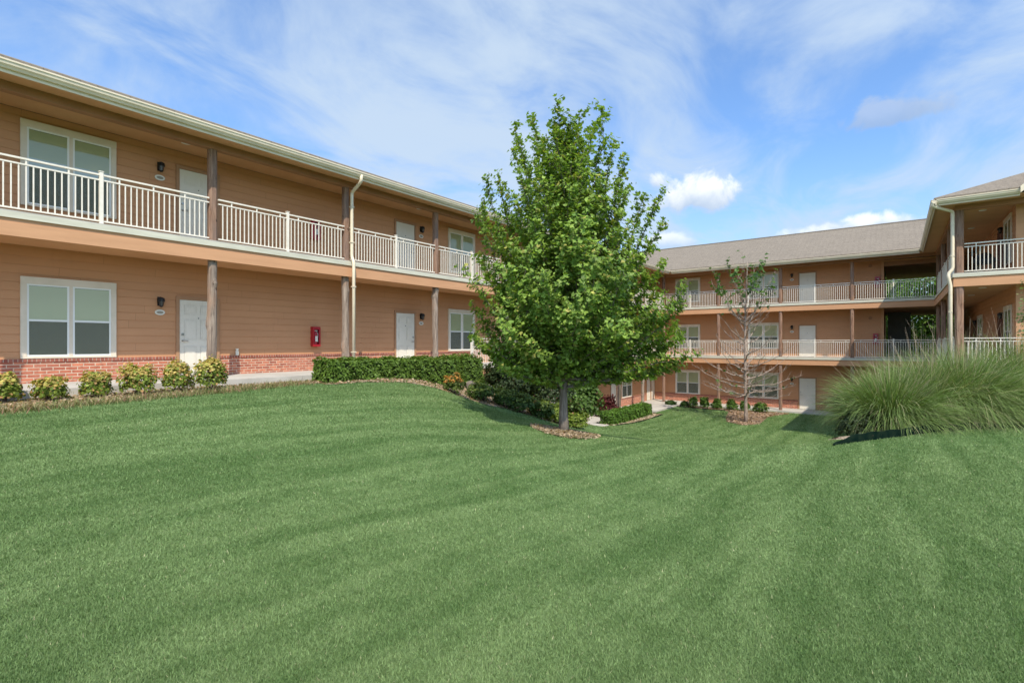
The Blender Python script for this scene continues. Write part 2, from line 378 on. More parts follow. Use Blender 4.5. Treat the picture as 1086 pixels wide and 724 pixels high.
# ------------------------------------------------------------------ terrain
F0, F1, F2 = -4.36, -0.88, 2.60
cp = [(0,0,-1.6),(-3,3,-1.62),(2,2.5,-1.62),(5,3,-1.6),(-3,-6,-1.5),(6,-6,-1.5),
      (-12.2,-8,-1.05),(-12.2,0,-1.05),(-12.2,4,-1.05),(-12.2,8,-1.07),(-12.2,11,-1.15),(-11.2,1,-1.12),(-8,4,-1.25),(-8,-6,-1.25),(-5,6,-1.66),
      (-15.2,0,-1.05),(-15.2,6,-1.05),(-15.2,12,-1.1),(-11,10.2,-1.27),(-11,12.3,-1.87),(-10,14,-2.44),(-9.6,15.3,-2.9),(-6.3,10.3,-2.06),(-8.2,8.4,-1.55),
      (-13.2,14.4,-1.45),(-12.6,16,-2.25),(-13.4,18.5,-3.0),(-12.5,21,-3.9),(-13.5,24,-4.42),(-15.2,18,-2.9),(-15.2,22,-4.2),(-13,30,-4.46),(-14,37,-4.46),(-10.5,21,-3.85),(-10.5,27,-4.38),
      (-3.1,10.8,-2.2),(-4.5,15.4,-2.92),(-6,20.6,-3.80),(-7.5,25.7,-4.33),(-9.3,31.9,-4.44),(-9,17,-3.3),at(1030,10)+(-2.0,),at(930,10)+(-2.08,),at(1086,10.5)+(-2.03,),at(980,8)+(-1.90,),at(1086,8)+(-1.86,),at(598,6)+(-1.84,),at(598,9)+(-1.97,),at(598,11.1)+(-2.10,),at(560,11.3)+(-1.95,),at(640,11.3)+(-2.16,),at(700,8)+(-2.0,),at(800,9)+(-2.16,),at(800,11)+(-2.36,),at(800,7)+(-1.98,),at(598,13.2)+(-2.3,),
      at(885,10.7)+(-2.12,),at(930,11)+(-2.08,),at(980,11.3)+(-2.0,),at(1030,11.7)+(-1.98,),at(1086,12.2)+(-2.03,),at(1180,12)+(-1.9,),
      at(900,6)+(-1.75,),at(1050,6)+(-1.68,),(-1.5,15.5,-2.72),(-1.5,20,-3.55),(-2,25,-4.35),(-2,32,-4.42),(-5,34,-4.45),
      (2.2,17.5,-2.0),(3,22,-2.1),(1.6,21,-2.8),(2,28,-4.3),(3,36,-4.4),(8,17,-1.7),(12,22,-1.6),(10,6,-1.5),(14,12,-1.5),(20,0,-1.4),(0,45,-4.6),(-16,45,-4.5)]
cp = np.array(cp, float)
def _k(r2): return np.where(r2 > 1e-9, 0.5*r2*np.log(np.maximum(r2, 1e-12)), 0)
_n = len(cp); _A = np.zeros((_n+3, _n+3)); _d = ((cp[:, None, :2]-cp[None, :, :2])**2).sum(-1)
_A[:_n, :_n] = _k(_d)+np.eye(_n)*0.25; _A[:_n, _n] = 1; _A[:_n, _n+1:] = cp[:, :2]; _A[_n:, :_n] = _A[:_n, _n:].T
_w = np.linalg.solve(_A, np.concatenate([cp[:, 2], [0, 0, 0]]))
def H(x, y):
    x = np.clip(np.atleast_1d(np.asarray(x, float)), -18, 22); y = np.clip(np.atleast_1d(np.asarray(y, float)), -10, 47)
    out = np.empty(x.shape); fx, fy = x.ravel(), y.ravel(); o = np.empty(len(fx))
    for i in range(0, len(fx), 40000):
        a, b = fx[i:i+40000], fy[i:i+40000]
        o[i:i+40000] = _k((a[:, None]-cp[:, 0])**2+(b[:, None]-cp[:, 1])**2) @ _w[:_n] + _w[_n]+_w[_n+1]*a+_w[_n+2]*b
    return np.clip(o.reshape(x.shape), -4.47, -0.95)
def h(x, y): return float(H([x], [y])[0])
gx = np.concatenate([np.linspace(-900, -40, 12), np.linspace(-36, 26, 249), np.linspace(32, 900, 12)])
gy = np.concatenate([np.linspace(-900, -20, 10), np.linspace(-14, 60, 297), np.linspace(66, 1500, 14)])
GX, GY = np.meshgrid(gx, gy); GZ = H(GX, GY)
GZ = np.where(GX < -13.5, np.minimum(GZ, -1.06), GZ)
idx = np.arange(GX.size).reshape(GX.shape)
Fq = np.stack([idx[:-1, :-1], idx[:-1, 1:], idx[1:, 1:], idx[1:, :-1]], -1).reshape(-1, 4)
tag(fast_mesh('lawn', np.stack([GX, GY, GZ], -1), Fq, M['lawn'], smooth=True), kind='structure')

def inside(poly, X, Y):
    r = np.zeros(X.shape, bool); n = len(poly)
    for i in range(n):
        x1, y1 = poly[i]; x2, y2 = poly[(i+1) % n]
        c = ((y1 > Y) != (y2 > Y)) & (X < (x2-x1)*(Y-y1)/(y2-y1+1e-12)+x1); r ^= c
    return r
def drape(name, poly, m, lift=0.012, step=0.07, wob=0.07, mound=0.0):
    P = np.array(poly); x0, y0 = P.min(0)-0.3; x1, y1 = P.max(0)+0.3
    X, Y = np.meshgrid(np.arange(x0, x1, step), np.arange(y0, y1, step))
    dx = wob*np.sin(X*7.1+Y*3.3)+wob*0.6*np.sin(X*17+Y*23); ins = inside(poly, X+dx, Y+dx[::-1, ::-1]*0.5)
    Z = H(X, Y)+lift+mound*0.5*(1+np.sin(X*9)*np.cos(Y*8))
    ids = np.arange(X.size).reshape(X.shape)
    q = ins[:-1, :-1] & ins[1:, 1:] & ins[1:, :-1] & ins[:-1, 1:]
    F = np.stack([ids[:-1, :-1], ids[:-1, 1:], ids[1:, 1:], ids[1:, :-1]], -1)[q]
    used = np.unique(F); rm = np.full(X.size, -1); rm[used] = np.arange(len(used))
    V = np.stack([X, Y, Z], -1).reshape(-1, 3)[used]
    return tag(fast_mesh(name, V, rm[F], m, smooth=True), kind='structure')
BED_LEFT = [(-13.1,-9),(-11.35,-9),(-11.3,0),(-11.45,2.5),(-11.75,5.0),(-12.35,6.9),(-12.2,7.5),(-11.9,7.6),(-11.6,9),(-11.2,10.4),(-10.95,11.9),(-10.45,13.2),(-9.7,14.8),(-9.45,16.2),(-10.3,18.5),(-11.4,21.5),(-11.6,23.3),(-15.2,23.3),(-15.2,14.9),(-13.1,14.9)]
drape('planting_bed', BED_LEFT, M['litter'])
t0x, t0y = at(598, 12.0)
def ell(cx, cy, rx, ry, n=26): return [(cx+rx*math.cos(2*math.pi*i/n), cy+ry*math.sin(2*math.pi*i/n)) for i in range(n)]
RING1 = ell(t0x+0.05, t0y-0.05, 0.78, 0.72); drape('planting_bed', RING1, M['mulch'], step=0.05)
t1x, t1y = at(791, 28.5)
BED_T1 = [(t1x-.9, t1y-.5), (t1x+.1, t1y-1.3), (t1x+.75, t1y-.2), (t1x+.6, t1y+3), (t1x+1.4, 36.2), (-12.2, 36.2), (-12.4, 35.6), (-9.2, 35.3), (t1x-1.9, 34.6), (t1x-1.3, 31.5)]
drape('planting_bed', BED_T1, M['mulch'], step=0.12)
BED_H = [(-13.0, 24.6), (-11.9, 24.8), (-11.5, 27), (-11.6, 30.6), (-12.9, 31.2), (-13.2, 30.4)]
drape('planting_bed', BED_H, M['litter'], step=0.1)
EDGE = [at(884, 10.55), at(905, 10.75), at(930, 10.95), at(955, 11.1), at(980, 11.3), at(1005, 11.5), at(1030, 11.7), at(1062, 11.95), at(1090, 12.15), at(1200, 12.4)]
BED_R = EDGE + [(9, 20), (2.5, 23.5), (0.6, 22), (-0.3, 18), (-1.3, 14.5)]
drape('planting_bed', BED_R, M['litter'], lift=0.10)

# ------------------------------------------------------------------ building
bld = tag(empty('apartment_building', (-14, 37, F0)), 'three storey tan siding apartment building wrapped round the lawn', 'building')
def L(u, n, z): return (-15.2+n+14, u-37, z-F0)              # left wing wall, u = world y (everything relative to the empty)
def Fr(u, n, z): return (u+14, 38.4-n-37, z-F0)              # far wing wall, u = world x
def Rt(u, n, z): return (3.45-n+14, u-37, z-F0)              # right wing wall, u = world y
def W(x, y, z): return (x+14, y-37, z-F0)
def B(T=W): return MB(T)

def lap_wall(T, u0, u1, z0, z1, base=0.0, m='siding', lab=None):
    b = MB(T); z = z0; step = 0.19
    prof = []
    while z < z1-1e-6:
        zt = min(z+step, z1); prof += [(base+0.001, z), (base+0.001, z+.009), (base+0.017, z+.009), (base+0.004, zt)]; z = zt
    prof = prof + [(base-0.1, z1), (base-0.1, z0)]
    n = len(prof); i = b.pts([(u0, a, c) for a, c in prof]+[(u1, a, c) for a, c in prof])
    for k in range(n): b.f.append([i+k, i+(k+1) % n, i+n+(k+1) % n, i+n+k])
    # ends as quads strip
    for side, off in ((0, 0), (1, n)):
        for k in range(n-2-1):
            b.f.append([i+off+k, i+off+k+1, i+off+n-2 if k >= 0 else 0])
    return b.build('wall', M[m], bld)
def core(x0, x1, y0, y1, z0, z1): B().box(x0, x1, y0, y1, z0, z1).build('wall', M['siding'], bld)
core(-25.5, -15.29, -11.8, 49.4, -4.7, 5.08)
core(-15.28, -0.82, 38.49, 49.4, -4.7, 5.08)
core(3.55, 13.5, 29.0, 49.4, -4.7, 5.08)
ZW = F0-.2+.19*19
lap_wall(L, -12, 38.39, ZW, 5.10); lap_wall(L, 14.9, 38.39, F0-0.2, ZW-.001)
lap_wall(Fr, -15.18, -0.72, F0-0.2, 5.10)
lap_wall(Rt, 25.7, 49.4, F0-0.2, 5.10)
def Sd(u, n, z): return W(-0.80+n, u, z)
lap_wall(Sd, 38.39, 49.4, F0-0.2, 5.10, base=0.06)
B().box(-0.80, -0.66, 38.33, 38.47, F0-0.2, 5.09).build('corner_board', M['fascia'], bld)
B().box(3.41, 3.62, 25.62, 25.80, F1, 5.09).build('corner_board', M['fascia'], bld)
def Fp(u, n, z): return W(u, 28.9-n, z)
lap_wall(Fp, 3.6, 13.5, F0-0.2, 5.10)
B().box(3.47, 3.60, 25.8, 28.9, -2.3, 5.09).build('wall', M['siding'], bld)

def brick_base(T, u0, u1, z0, top):
    MB(T).box(u0, u1, -0.05, 0.045, z0, top-0.065).build('brick_base', M['brick'], bld)
    MB(T).box(u0-0.01, u1+0.01, -0.05, 0.065, top-0.065, top).build('brick_sill', M['brickcap'], bld)
LD = [5.32, 12.62, 23.0, 30.75]            # door starts along the left wing
LWIN = [2.25, 15.42, 19.3, 32.5]
def gaps(u0, u1, doors, dw):
    segs = []; a = u0
    for d in sorted(doors):
        segs.append((a, d)); a = d+dw
    segs.append((a, u1)); return segs
for a, c in gaps(-12, 17.3, [x-0.11 for x in LD[:2]], 1.13): brick_base(L, a, c, -1.3, -0.345)
for a, c in gaps(18.5, 36.6, [x-0.11 for x in LD[2:]], 1.13): brick_base(L, a, c, -4.6, F0+0.56)
FD = []; 
def ux(px, Y): k = (px-543)/536; return Y*(FW[0]+k*RT[0])/(FW[1]+k*RT[1])
FWIN = [ux(716.4, 38.4), ux(793.3, 38.4)]; FDoor = [ux(848, 38.4)]
for a, c in gaps(-15.1, -0.82, [FDoor[0]-0.11], 1.13): brick_base(Fr, a, c, -4.6, F0+0.56)
brick_base(Rt, 25.8, 49, -2.4, F1+0.05)

def window(T, u0, zb, wdt, hgt, upper=0.5, open_blind=False, wd=0.13):
    """double unit of two double-hung sashes; u0 left edge, zb bottom of the trim"""
    b = MB(T); u1 = u0+wdt; z1 = zb+hgt; p = 0.055; wd = .105; wt = .155; ws = .045
    b.box(u0, u0+wd, 0, p, zb+ws, z1-wt); b.box(u1-wd, u1, 0, p, zb+ws, z1-wt); b.box(u0, u1, 0, p+.006, z1-wt, z1); b.box(u0, u1, 0, p+.012, zb, zb+ws)
    um = (u0+u1)/2; b.box(um-.032, um+.032, 0, p-.008, zb+ws, z1-wt)
    fr = b.build('window', M['trim'], bld, bevel=0.004)
    zi0 = zb+ws; zi1 = z1-wt; zm = (zi0+zi1)/2
    s = MB(T); e = 0.035
    gl = MB(T); bl = MB(T); sc = MB(T); rm = MB(T); cu = MB(T)
    for a, c in ((u0+wd, um-.032), (um+.032, u1-wd)):
        s.box(a, a+e, 0, .040, zi0, zi1); s.box(c-e, c, 0, .040, zi0, zi1); s.box(a+e, c-e, 0, .040, zi0, zi0+e); s.box(a+e, c-e, 0, .040, zi1-e, zi1); s.box(a+e, c-e, 0, .044, zm-.022, zm+.022)
        
        for q0, q1, nn in ((zm+.022, zi1-e, .033), (zi0+e, zm-.022, .031)):
            i = gl.pts([(a+e, nn, q0), (c-e, nn, q0), (c-e, nn, q1), (a+e, nn, q1)]); gl.f.append([i, i+1, i+2, i+3])
        rm.box(a+e, c-e, .019, .0205, zi0+e, zi1-e)  # dark sheet, coloured as the unlit room behind the glass
        sc.box(a+e, c-e, .0355, .0365, zi0+e, zm-.022)
        lim = zi0+e+0.01 if not open_blind else zm+.20
        if open_blind: cu.box(a+e+.002, c-e-.002, .0208, .0218, zi0+e, zm+.19)  # panel behind the pane stands in for reflected sky
        z = zi1-e-0.008
        while z > lim:
            i = bl.pts([(a+e, .0215, z), (c-e, .0215, z), (c-e, .0275, z-.024), (a+e, .0275, z-.024)]); bl.f.append([i, i+1, i+2, i+3]); z -= .021
    s.build('sash', M['vinyl'], fr); rm.build('unlit_room_sheet', M['room'], fr)
    if open_blind: cu.build('reflection_panel', M['sky_refl'], fr)
    bl.build('blind', M['blind'], fr); gl.build('pane', M['glass'], fr); sc.build('insect_screen', M['screen'], fr)
    return fr
def rotT(T, u0, n0, z0): return lambda a, b, c: T(u0+a, n0+b, z0+c)
def door(T, u0, z0, side=1, wdt=0.91, hgt=2.04, m='door', lab=None):
    D = rotT(T, u0, 0, z0); b = MB(D)
    b.box(0, wdt, 0.0, .030, .02, hgt)
    ins = 0.11; mid = wdt/2; pw = (wdt-2*ins-.10)/2
    for a in (ins, mid+.05):
        for c0, c1 in ((.22, .80), (.98, 1.52), (1.66, 1.90)):
            b.box(a, a+pw, .030, .036, c0, c1); b.box(a+.035, a+pw-.035, .036, .044, c0+.035, c1-.035)
    d = b.build('door', M[m], bld, bevel=0.003)
    f = MB(D); t = .085
    f.box(-t, -.004, 0, .05, 0, hgt+.004); f.box(wdt+.004, wdt+t, 0, .05, 0, hgt+.004); f.box(-t, wdt+t, 0, .053, hgt+.004, hgt+t)
    f.build('door_frame', M['doortrim'] if m == 'door' else M['door_brown'], d, bevel=0.004)
    th = MB(D); th.box(-.0, wdt, 0, .09, -.015, .018); th.build('threshold', M['nickel'], d)
    hx = .07 if side < 0 else wdt-.07
    k = MB(D); k.tube([(hx, .030, .95), (hx, .085, .95)], [.028, .016], 10); k.tube([(hx, .080, .95), (hx+(.12 if side < 0 else -.12), .080, .95)], .011, 8); k.build('handle', M['nickel'], d)
    k = MB(D); k.tube([(hx, .030, 1.12), (hx, .058, 1.12)], .030, 12); k.build('deadbolt', M['nickel'], d)
    k = MB(D); k.tube([(mid, .030, 1.56), (mid, .052, 1.56)], .012, 8); k.build('peephole', M['black'], d)
    if lab: d['label'] = lab
    return d
def lantern(T, u, z):
    Tn = rotT(T, u, 0, z); b = MB(Tn)
    b.box(-.055, .055, 0, .02, -.13, .10)
    b.tube([(0, .02, .05), (0, .07, .09), (0, .12, .07)], .012, 6)
    o = b.build('wall_lantern', M['black'], bld)
    b = MB(Tn); b.tube([(0, .12, .09), (0, .12, .06), (0, .12, -.02)], [.02, .075, .085], 10); b.tube([(0, .12, -.14), (0, .12, -.17)], [.05, .02], 8)
    for a in range(4):
        an = a*math.pi/2+.78; b.tube([(.07*math.cos(an), .12+.07*math.sin(an), -.02), (.045*math.cos(an), .12+.045*math.sin(an), -.14)], .006, 4)
    b.build('lantern_cage', M['black'], o)
    b = MB(Tn); b.tube([(0, .12, -.02), (0, .12, -.135)], [.055, .04], 8); b.build('glass', M['lampglass'], o)
def plaque(T, u, z):
    b = MB(T); P = []; n = 18
    for r, p in ((1, .02), (1, .034), (.80, .034)): P += [(u+.115*r*math.cos(2*math.pi*i/n), p, z+.07*r*math.sin(2*math.pi*i/n)) for i in range(n)]
    i0 = b.pts(P)
    for a in (0, 1):
        for i in range(n): b.f.append([i0+a*n+i, i0+a*n+(i+1) % n, i0+(a+1)*n+(i+1) % n, i0+(a+1)*n+i])
    b.f.append([i0+2*n+i for i in range(n)])
    o = b.build('unit_plaque', M['plaque'], bld)
    b = MB(T); i0 = b.pts([(u+.078*math.cos(2*math.pi*i/n), .036, z+.036*math.sin(2*math.pi*i/n)) for i in range(n)]); b.f.append([i0+i for i in range(n)])
    b.build('plaque_face', M['plaque_mid'], o)
def ext_cabinet(T, u, z0):
    Tn = rotT(T, u, 0, z0); b = MB(Tn); w_, h_, d_ = .26, .64, .17
    b.box(0, w_, 0, .02, 0, h_); b.box(0, .02, .02, d_, 0, h_); b.box(w_-.02, w_, .02, d_, 0, h_); b.box(.02, w_-.02, .02, d_, 0, .02); b.box(.02, w_-.02, .02, d_, h_-.02, h_)
    b.box(.02, .05, d_-.02, d_, .02, h_-.02); b.box(w_-.05, w_-.02, d_-.02, d_, .02, h_-.02); b.box(.05, w_-.05, d_-.02, d_, h_-.09, h_-.02); b.box(.05, w_-.05, d_-.02, d_, .02, .07)
    o = b.build('extinguisher_cabinet', M['red'], bld)
    b = MB(Tn); cxx = w_/2; b.tube([(cxx, .09, .05), (cxx, .09, .07), (cxx, .09, .40), (cxx, .09, .46), (cxx, .09, .49)], [.03, .062, .062, .045, .02], 12)
    e = b.build('extinguisher', M['red'], o, smooth=False)
    b = MB(Tn); b.box(cxx-.035, cxx+.06, .08, .105, .49, .53); b.tube([(cxx+.04, .09, .49), (cxx+.075, .10, .40), (cxx+.07, .10, .25)], .01, 6); b.box(cxx-.045, cxx+.045, .151, .1535, .16, .34); b.build('extinguisher_valve', M['plaque'], o)
# windows, doors and fittings of the left wing
for lvl, fz in ((1, F1), (2, F2)):
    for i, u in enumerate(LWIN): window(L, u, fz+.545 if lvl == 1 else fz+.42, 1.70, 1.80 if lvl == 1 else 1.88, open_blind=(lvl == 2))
    for i, u in enumerate(LD):
        s = -1 if i % 2 == 0 else 1
        door(L, u, fz, side=s)
        lu = u-0.45 if s < 0 else u+0.91+0.36
        lantern(L, lu, fz+1.98); plaque(L, lu, fz+1.68)
    ext_cabinet(L, 9.1, F1+.78 if lvl == 1 else F2+.78)
door(L, LD[3], F0, side=1); window(L, 32.4, F0+.56, 1.70, 1.80); window(L, 19.6, F0+.56, 1.7, 1.8); door(L, LD[2], F0)
dd = door(L, 36.78, F0, side=1, wdt=0.78, hgt=2.15); door(L, 37.57, F0, side=-1, wdt=0.78, hgt=2.15)
lantern(Fr, -14.75, F0+2.05)
# far wing
for lvl, fz in ((0, F0), (1, F1), (2, F2)):
    for u in FWIN: window(Fr, u, fz+(.56 if lvl == 0 else .50), 1.86 if u == FWIN[0] else 2.0, 1.80)
    door(Fr, FDoor[0], fz, side=-1)
    lantern(Fr, FDoor[0]-.45, fz+1.98); plaque(Fr, FDoor[0]-.45, fz+1.66)
for z in (F1+2.45, F2+2.2):
    b = B(Fr); u = ux(923, 38.4); b.tube([(u, 0.01, z), (u, .05, z)], [.10, .10], 12); b.build('alarm_horn', M['beam'], bld)
ext_cabinet(Fr, ux(926, 38.4), F1+.85); ext_cabinet(Fr, ux(928, 38.4), F2+.85)
# right wing
for fz in (F1, F2):
    window(Rt, 26.6, fz+.45, 1.70, 1.90); door(Rt, 28.85, fz, m='door_brown', wdt=.95, lab='dark brown door on the shaded right wing walkway')
    window(Rt, 34.9, fz+.45, 1.9, 1.90); door(Rt, 37.6, fz, m='door_brown', wdt=.95, lab='dark brown door at the far end of the right wing walkway')
    lantern(Rt, 28.55, fz+2.05); lantern(Rt, 37.2, fz+2.05)

# walkway decks
def deck(x0, x1, y0, y1, zt, name='deck'):
    B().box(x0, x1, y0, y1, zt-0.46, zt-0.03).build(name, M['soffit'], bld)
def decks(zt, ylo):
    deck(-15.18, -13.80, ylo, 38.38, zt); deck(-13.80, 1.70, 36.95, 38.38, zt); deck(1.70, 3.43, 24.95, 38.38, zt); deck(-0.70, 3.43, 38.38, 49.3, zt); deck(3.43, 13.5, 24.95, 28.88, zt)
decks(F2, -12); decks(F1, 14.9)
def edge_band(zt, ylo):
    """concrete nosing and the two-step painted fascia along the walkway edges"""
    for nm, m, o, za, zb in (('deck_edge', 'flash', .075, -.15, -.03), ('fascia', 'fascia', .035, -.235, -.15), ('fascia_board', 'fascia', .05, -.50, -.237)):
        b = B()
        b.box(-13.80, -13.80+o, ylo, 36.95-o, zt+za, zt+zb)
        b.box(-13.80, 1.70-o, 36.95-o, 36.95, zt+za, zt+zb)
        b.box(1.70-o, 1.70, 24.95-o, 36.95, zt+za, zt+zb)
        b.box(1.70, 13.5, 24.95-o, 24.95, zt+za, zt+zb)
        b.build(nm, M[m], bld)
    b = B(); b.box(-15.17, -13.74, ylo, 37, zt-.03, zt); b.box(-13.74, 1.64, 36.89, 38.37, zt-.03, zt); b.box(1.64, 3.42, 24.89, 38.37, zt-.03, zt); b.box(3.42, 13.4, 24.89, 28.85, zt-.03, zt); b.box(-0.68, 3.42, 38.37, 49.3, zt-.03, zt)
    b.build('deck_slab', M['concrete'], bld)
edge_band(F2, -12); edge_band(F1, 14.9)
# eaves ceiling and beams
b = B(); ZC = 5.11
b.box(-15.2, -13.25, -12.5, 38.4, ZC, ZC+.03); b.box(-13.25, 1.15, 36.25, 38.4, ZC, ZC+.03); b.box(1.15, 3.47, 24.25, 38.4, ZC, ZC+.03); b.box(3.47, 14.2, 24.25, 28.95, ZC, ZC+.03)
b.build('eaves_soffit', M['soffit'], bld)
B().box(-0.68, 3.44, 38.42, 49.4, 4.98, 5.08).build('passage_ceiling', M['soffit'], bld)
b = B(); b.box(-0.68, 3.42, 38.42, 38.60, 4.72, 4.975); b.build('header_beam', M['beam'], bld)
b = B(); b.box(-13.97, -13.79, -12.4, 37.10, 4.93, ZC-.004); b.box(-13.79, 1.69, 36.93, 37.11, 4.93, ZC-.004); b.box(1.69, 1.87, 24.93, 37.11, 4.93, ZC-.004); b.box(1.87, 13.6, 24.93, 25.11, 4.93, ZC-.004)
b.build('beam', M['beam'], bld)
# posts
PY = [-11.2, -7.1, -3.0, 1.05]+[5.62+3.92*i for i in range(0, 9)]
def log_post(x, y, z0, z1, w0=.11, seed=0, log=True):
    r = random.Random(seed); b = B(); sides = 12; n = max(6, int((z1-z0)/.12)); rings = []
    kn = [(r.uniform(z0, z1), r.uniform(0, 6.28), r.uniform(.015, .04)) for _ in range(5)]
    for j in range(n+1):
        z = z0+(z1-z0)*j/n; P = []
        for q in range(sides):
            a = 2*math.pi*q/sides
            sq = 1/max(abs(math.cos(a)), abs(math.sin(a)))**(.35 if log else .85)
            rad = w0*sq*(1+(.05 if log else .008)*math.sin(z*2.3+a*2+seed)+(.03 if log else 0)*math.sin(z*7+a*3+seed*2))
            if log:
                for kz, ka, kr in kn: rad += kr*math.exp(-((z-kz)/.07)**2)*max(0, math.cos(a-ka))
            P.append((x+rad*math.cos(a)+(.012*math.sin(z*1.7+seed) if log else 0), y+rad*math.sin(a), z))
        rings.append(b.pts(P))
    for a_, c_ in zip(rings, rings[1:]):
        for q in range(sides): b.f.append([a_+q, a_+(q+1) % sides, c_+(q+1) % sides, c_+q])
    b.f.append([rings[0]+q for q in range(sides)][::-1]); b.f.append([rings[-1]+q for q in range(sides)])
    return b.build('post', M['timber' if log else 'timber_brown'], bld)
sd = 1
for y in PY[:-1]:
    sd += 1; log_post(-13.92, y, F2+.002, 4.93, .10, sd, False)
    sd += 1
    if y < 14: log_post(-13.93, y, F1, F2-.465, .105, sd)
    else: log_post(-13.92, y, F1+.002, F2-.465, .10, sd, False); log_post(-13.92, y, min(h(-13.9, y)-.1, F0), F1-.465, .10, sd+100)
PX = [-13.92, -10.0, -6.1, -2.2, 1.82]
for x in PX:
    y = 37.03 if x != -13.92 else 36.98
    for za, zb in ((F2+.002, 4.93), (F1+.002, F2-.465), (F0, F1-.465)): sd += 1; log_post(x, y, za, zb, .095, sd, False)
PR = [25.06, 29.0, 33.0]
for y in PR:
    for za, zb in ((F2+.002, 4.93), (F1+.002, F2-.465), (-4.5, F1-.465)): sd += 1; log_post(1.82, y, za, zb, .13 if y == 25.06 else .10, sd, False)
for x in (6.0, 10.0):
    for za, zb in ((F2+.002, 4.93), (F1+.002, F2-.465), (-2.5, F1-.465)): sd += 1; log_post(x, 25.06, za, zb, .11, sd, False)
# railings
def railing(T, u0, u1, z, newel0=False, newel1=False):
    """T(u, n, z): one bay between a post and a newel"""
    b = MB(T); t = 1.09
    b.box(u0, u1, -.025, .025, z+t-.035, z+t); b.box(u0, u1, -.018, .018, z+t-.145, z+t-.115); b.box(u0, u1, -.018, .018, z+.05, z+.08)
    n = max(2, round((u1-u0)/.110)); 
    for i in range(1, n):
        u = u0+(u1-u0)*i/n; b.box(u-.011, u+.011, -.011, .011, z+.08, z+t-.145)
        if i % 6 == 3: b.box(u-.014, u+.014, -.012, .012, z+t-.115, z+t-.035)
    o = b.build('railing', M['rail'], bld)
    for f_, u in ((newel0, u0), (newel1, u1)):
        if f_: k = MB(T); k.box(u-.035, u+.035, -.035, .035, z, z+t+.05); k.box(u-.045, u+.045, -.045, .045, z+t+.05, z+t+.065); k.build('newel_post', M['rail'], o)
def TL(u, n, z): return W(-13.84+n, u, z)
def TF(u, n, z): return W(u, 36.98-n, z)
def TR(u, n, z): return W(1.76-n, u, z)
def TP(u, n, z): return W(u, 25.0-n, z)
for lv in (F2, F1):
    ys = PY
    for a, c in zip(ys, ys[1:]):
        if lv == F1 and c < 15.5: continue
        mid = (a+c)/2
        if not (lv == F1 and mid < 15.5): railing(TL, a+.11, mid, lv, newel1=True); railing(TL, mid, c-.11, lv)
        else: railing(TL, mid, c-.11, lv, newel0=True)
    for a, c in zip(PX, PX[1:]):
        mid = (a+c)/2; railing(TF, a+.10, mid, lv, newel1=True); railing(TF, mid, c-.10, lv)
    ys = PR+[37.0]
    for a, c in zip(ys, ys[1:]):
        mid = (a+c)/2; railing(TR, a+.13, mid, lv, newel1=True); railing(TR, mid, c-.1, lv)
    xs = [1.82, 6.0, 10.0, 13.4]
    for a, c in zip(xs, xs[1:]):
        mid = (a+c)/2; railing(TP, a+.14, mid, lv, newel1=True); railing(TP, mid, c-.11, lv)
def TE(u, n, z): return W(u, 15.40+n, z)
# roofs
P_ = .408; ZE = 5.33
def roof(verts, faces, nm='roof'):
    b = B(); b.pts(verts); b.f = faces; b.build(nm, M['shingle'], bld)
def prism_y(x0, x1, y0, y1, hip0=False):       # ridge along y
    xm = (x0+x1)/2; zr = ZE+P_*(xm-x0); a = (xm-x0) if hip0 else 0
    roof([(x0,y0,ZE),(x1,y0,ZE),(x1,y1,ZE),(x0,y1,ZE),(xm,y0+a,zr),(xm,y1,zr),(x0,y0,ZE-.05),(x1,y0,ZE-.05),(x1,y1,ZE-.05),(x0,y1,ZE-.05)],
         [(0,4,5,3),(1,2,5,4),(0,1,4),(3,5,2),(0,3,9,6),(1,7,8,2),(0,6,7,1),(3,2,8,9),(6,9,8,7)])
prism_y(-27.24, -13.16, -13, 50.2)
prism_y(1.06, 15.14, 24.16, 50.21, True)
xa, xb, ya, yb = -27.2, 15.1, 36.16, 50.24; ym = (ya+yb)/2; zr = ZE+P_*(ym-ya)
roof([(xa,ya,ZE+.001),(xb,ya,ZE+.001),(xb,yb,ZE),(xa,yb,ZE),(xa,ym,zr),(xb,ym,zr),(xa,ya,ZE-.052),(xb,ya,ZE-.052),(xb,yb,ZE-.052),(xa,yb,ZE-.052)],
     [(0,1,5,4),(3,4,5,2),(0,4,3),(1,2,5),(0,3,9,6),(1,7,8,2),(0,6,7,1),(3,2,8,9),(6,9,8,7)])
B().box(xa, xb, ym-.12, ym+.12, zr-.03, zr+.03).build('ridge_cap', M['shingle'], bld)
# front gable of the right wing
gx0, gx1, gz = 3.3, 9.3, 1.05
b = B(); gm = (gx0+gx1)/2; zt = ZE+gz*(gm-gx0)*.75
b.pts([(gx0,24.05,ZE-.02),(gm,24.05,zt),(gx1,24.05,ZE-.02),(gx0,31,ZE-.02),(gm,31,zt),(gx1,31,ZE-.02)]); b.f = [(0,1,4,3),(1,2,5,4),(0,2,1),(3,4,5),(0,3,5,2)]; b.build('roof', M['shingle'], bld)
b = B()
for s_, (xA, xB) in ((0, (gx0, gm)), (1, (gx1, gm))):
    i = b.pts([(xA,23.96,ZE-.02),(xB,23.96,zt),(xB,24.04,zt),(xA,24.04,ZE-.02),(xA,23.96,ZE-.24),(xB,23.96,zt-.22),(xB,24.04,zt-.22),(xA,24.04,ZE-.24)])
    for q in ((0,3,2,1),(4,5,6,7),(0,1,5,4),(1,2,6,5),(2,3,7,6),(3,0,4,7)): b.f.append([i+k for k in q])
b.build('gable_trim', M['cream'], bld)
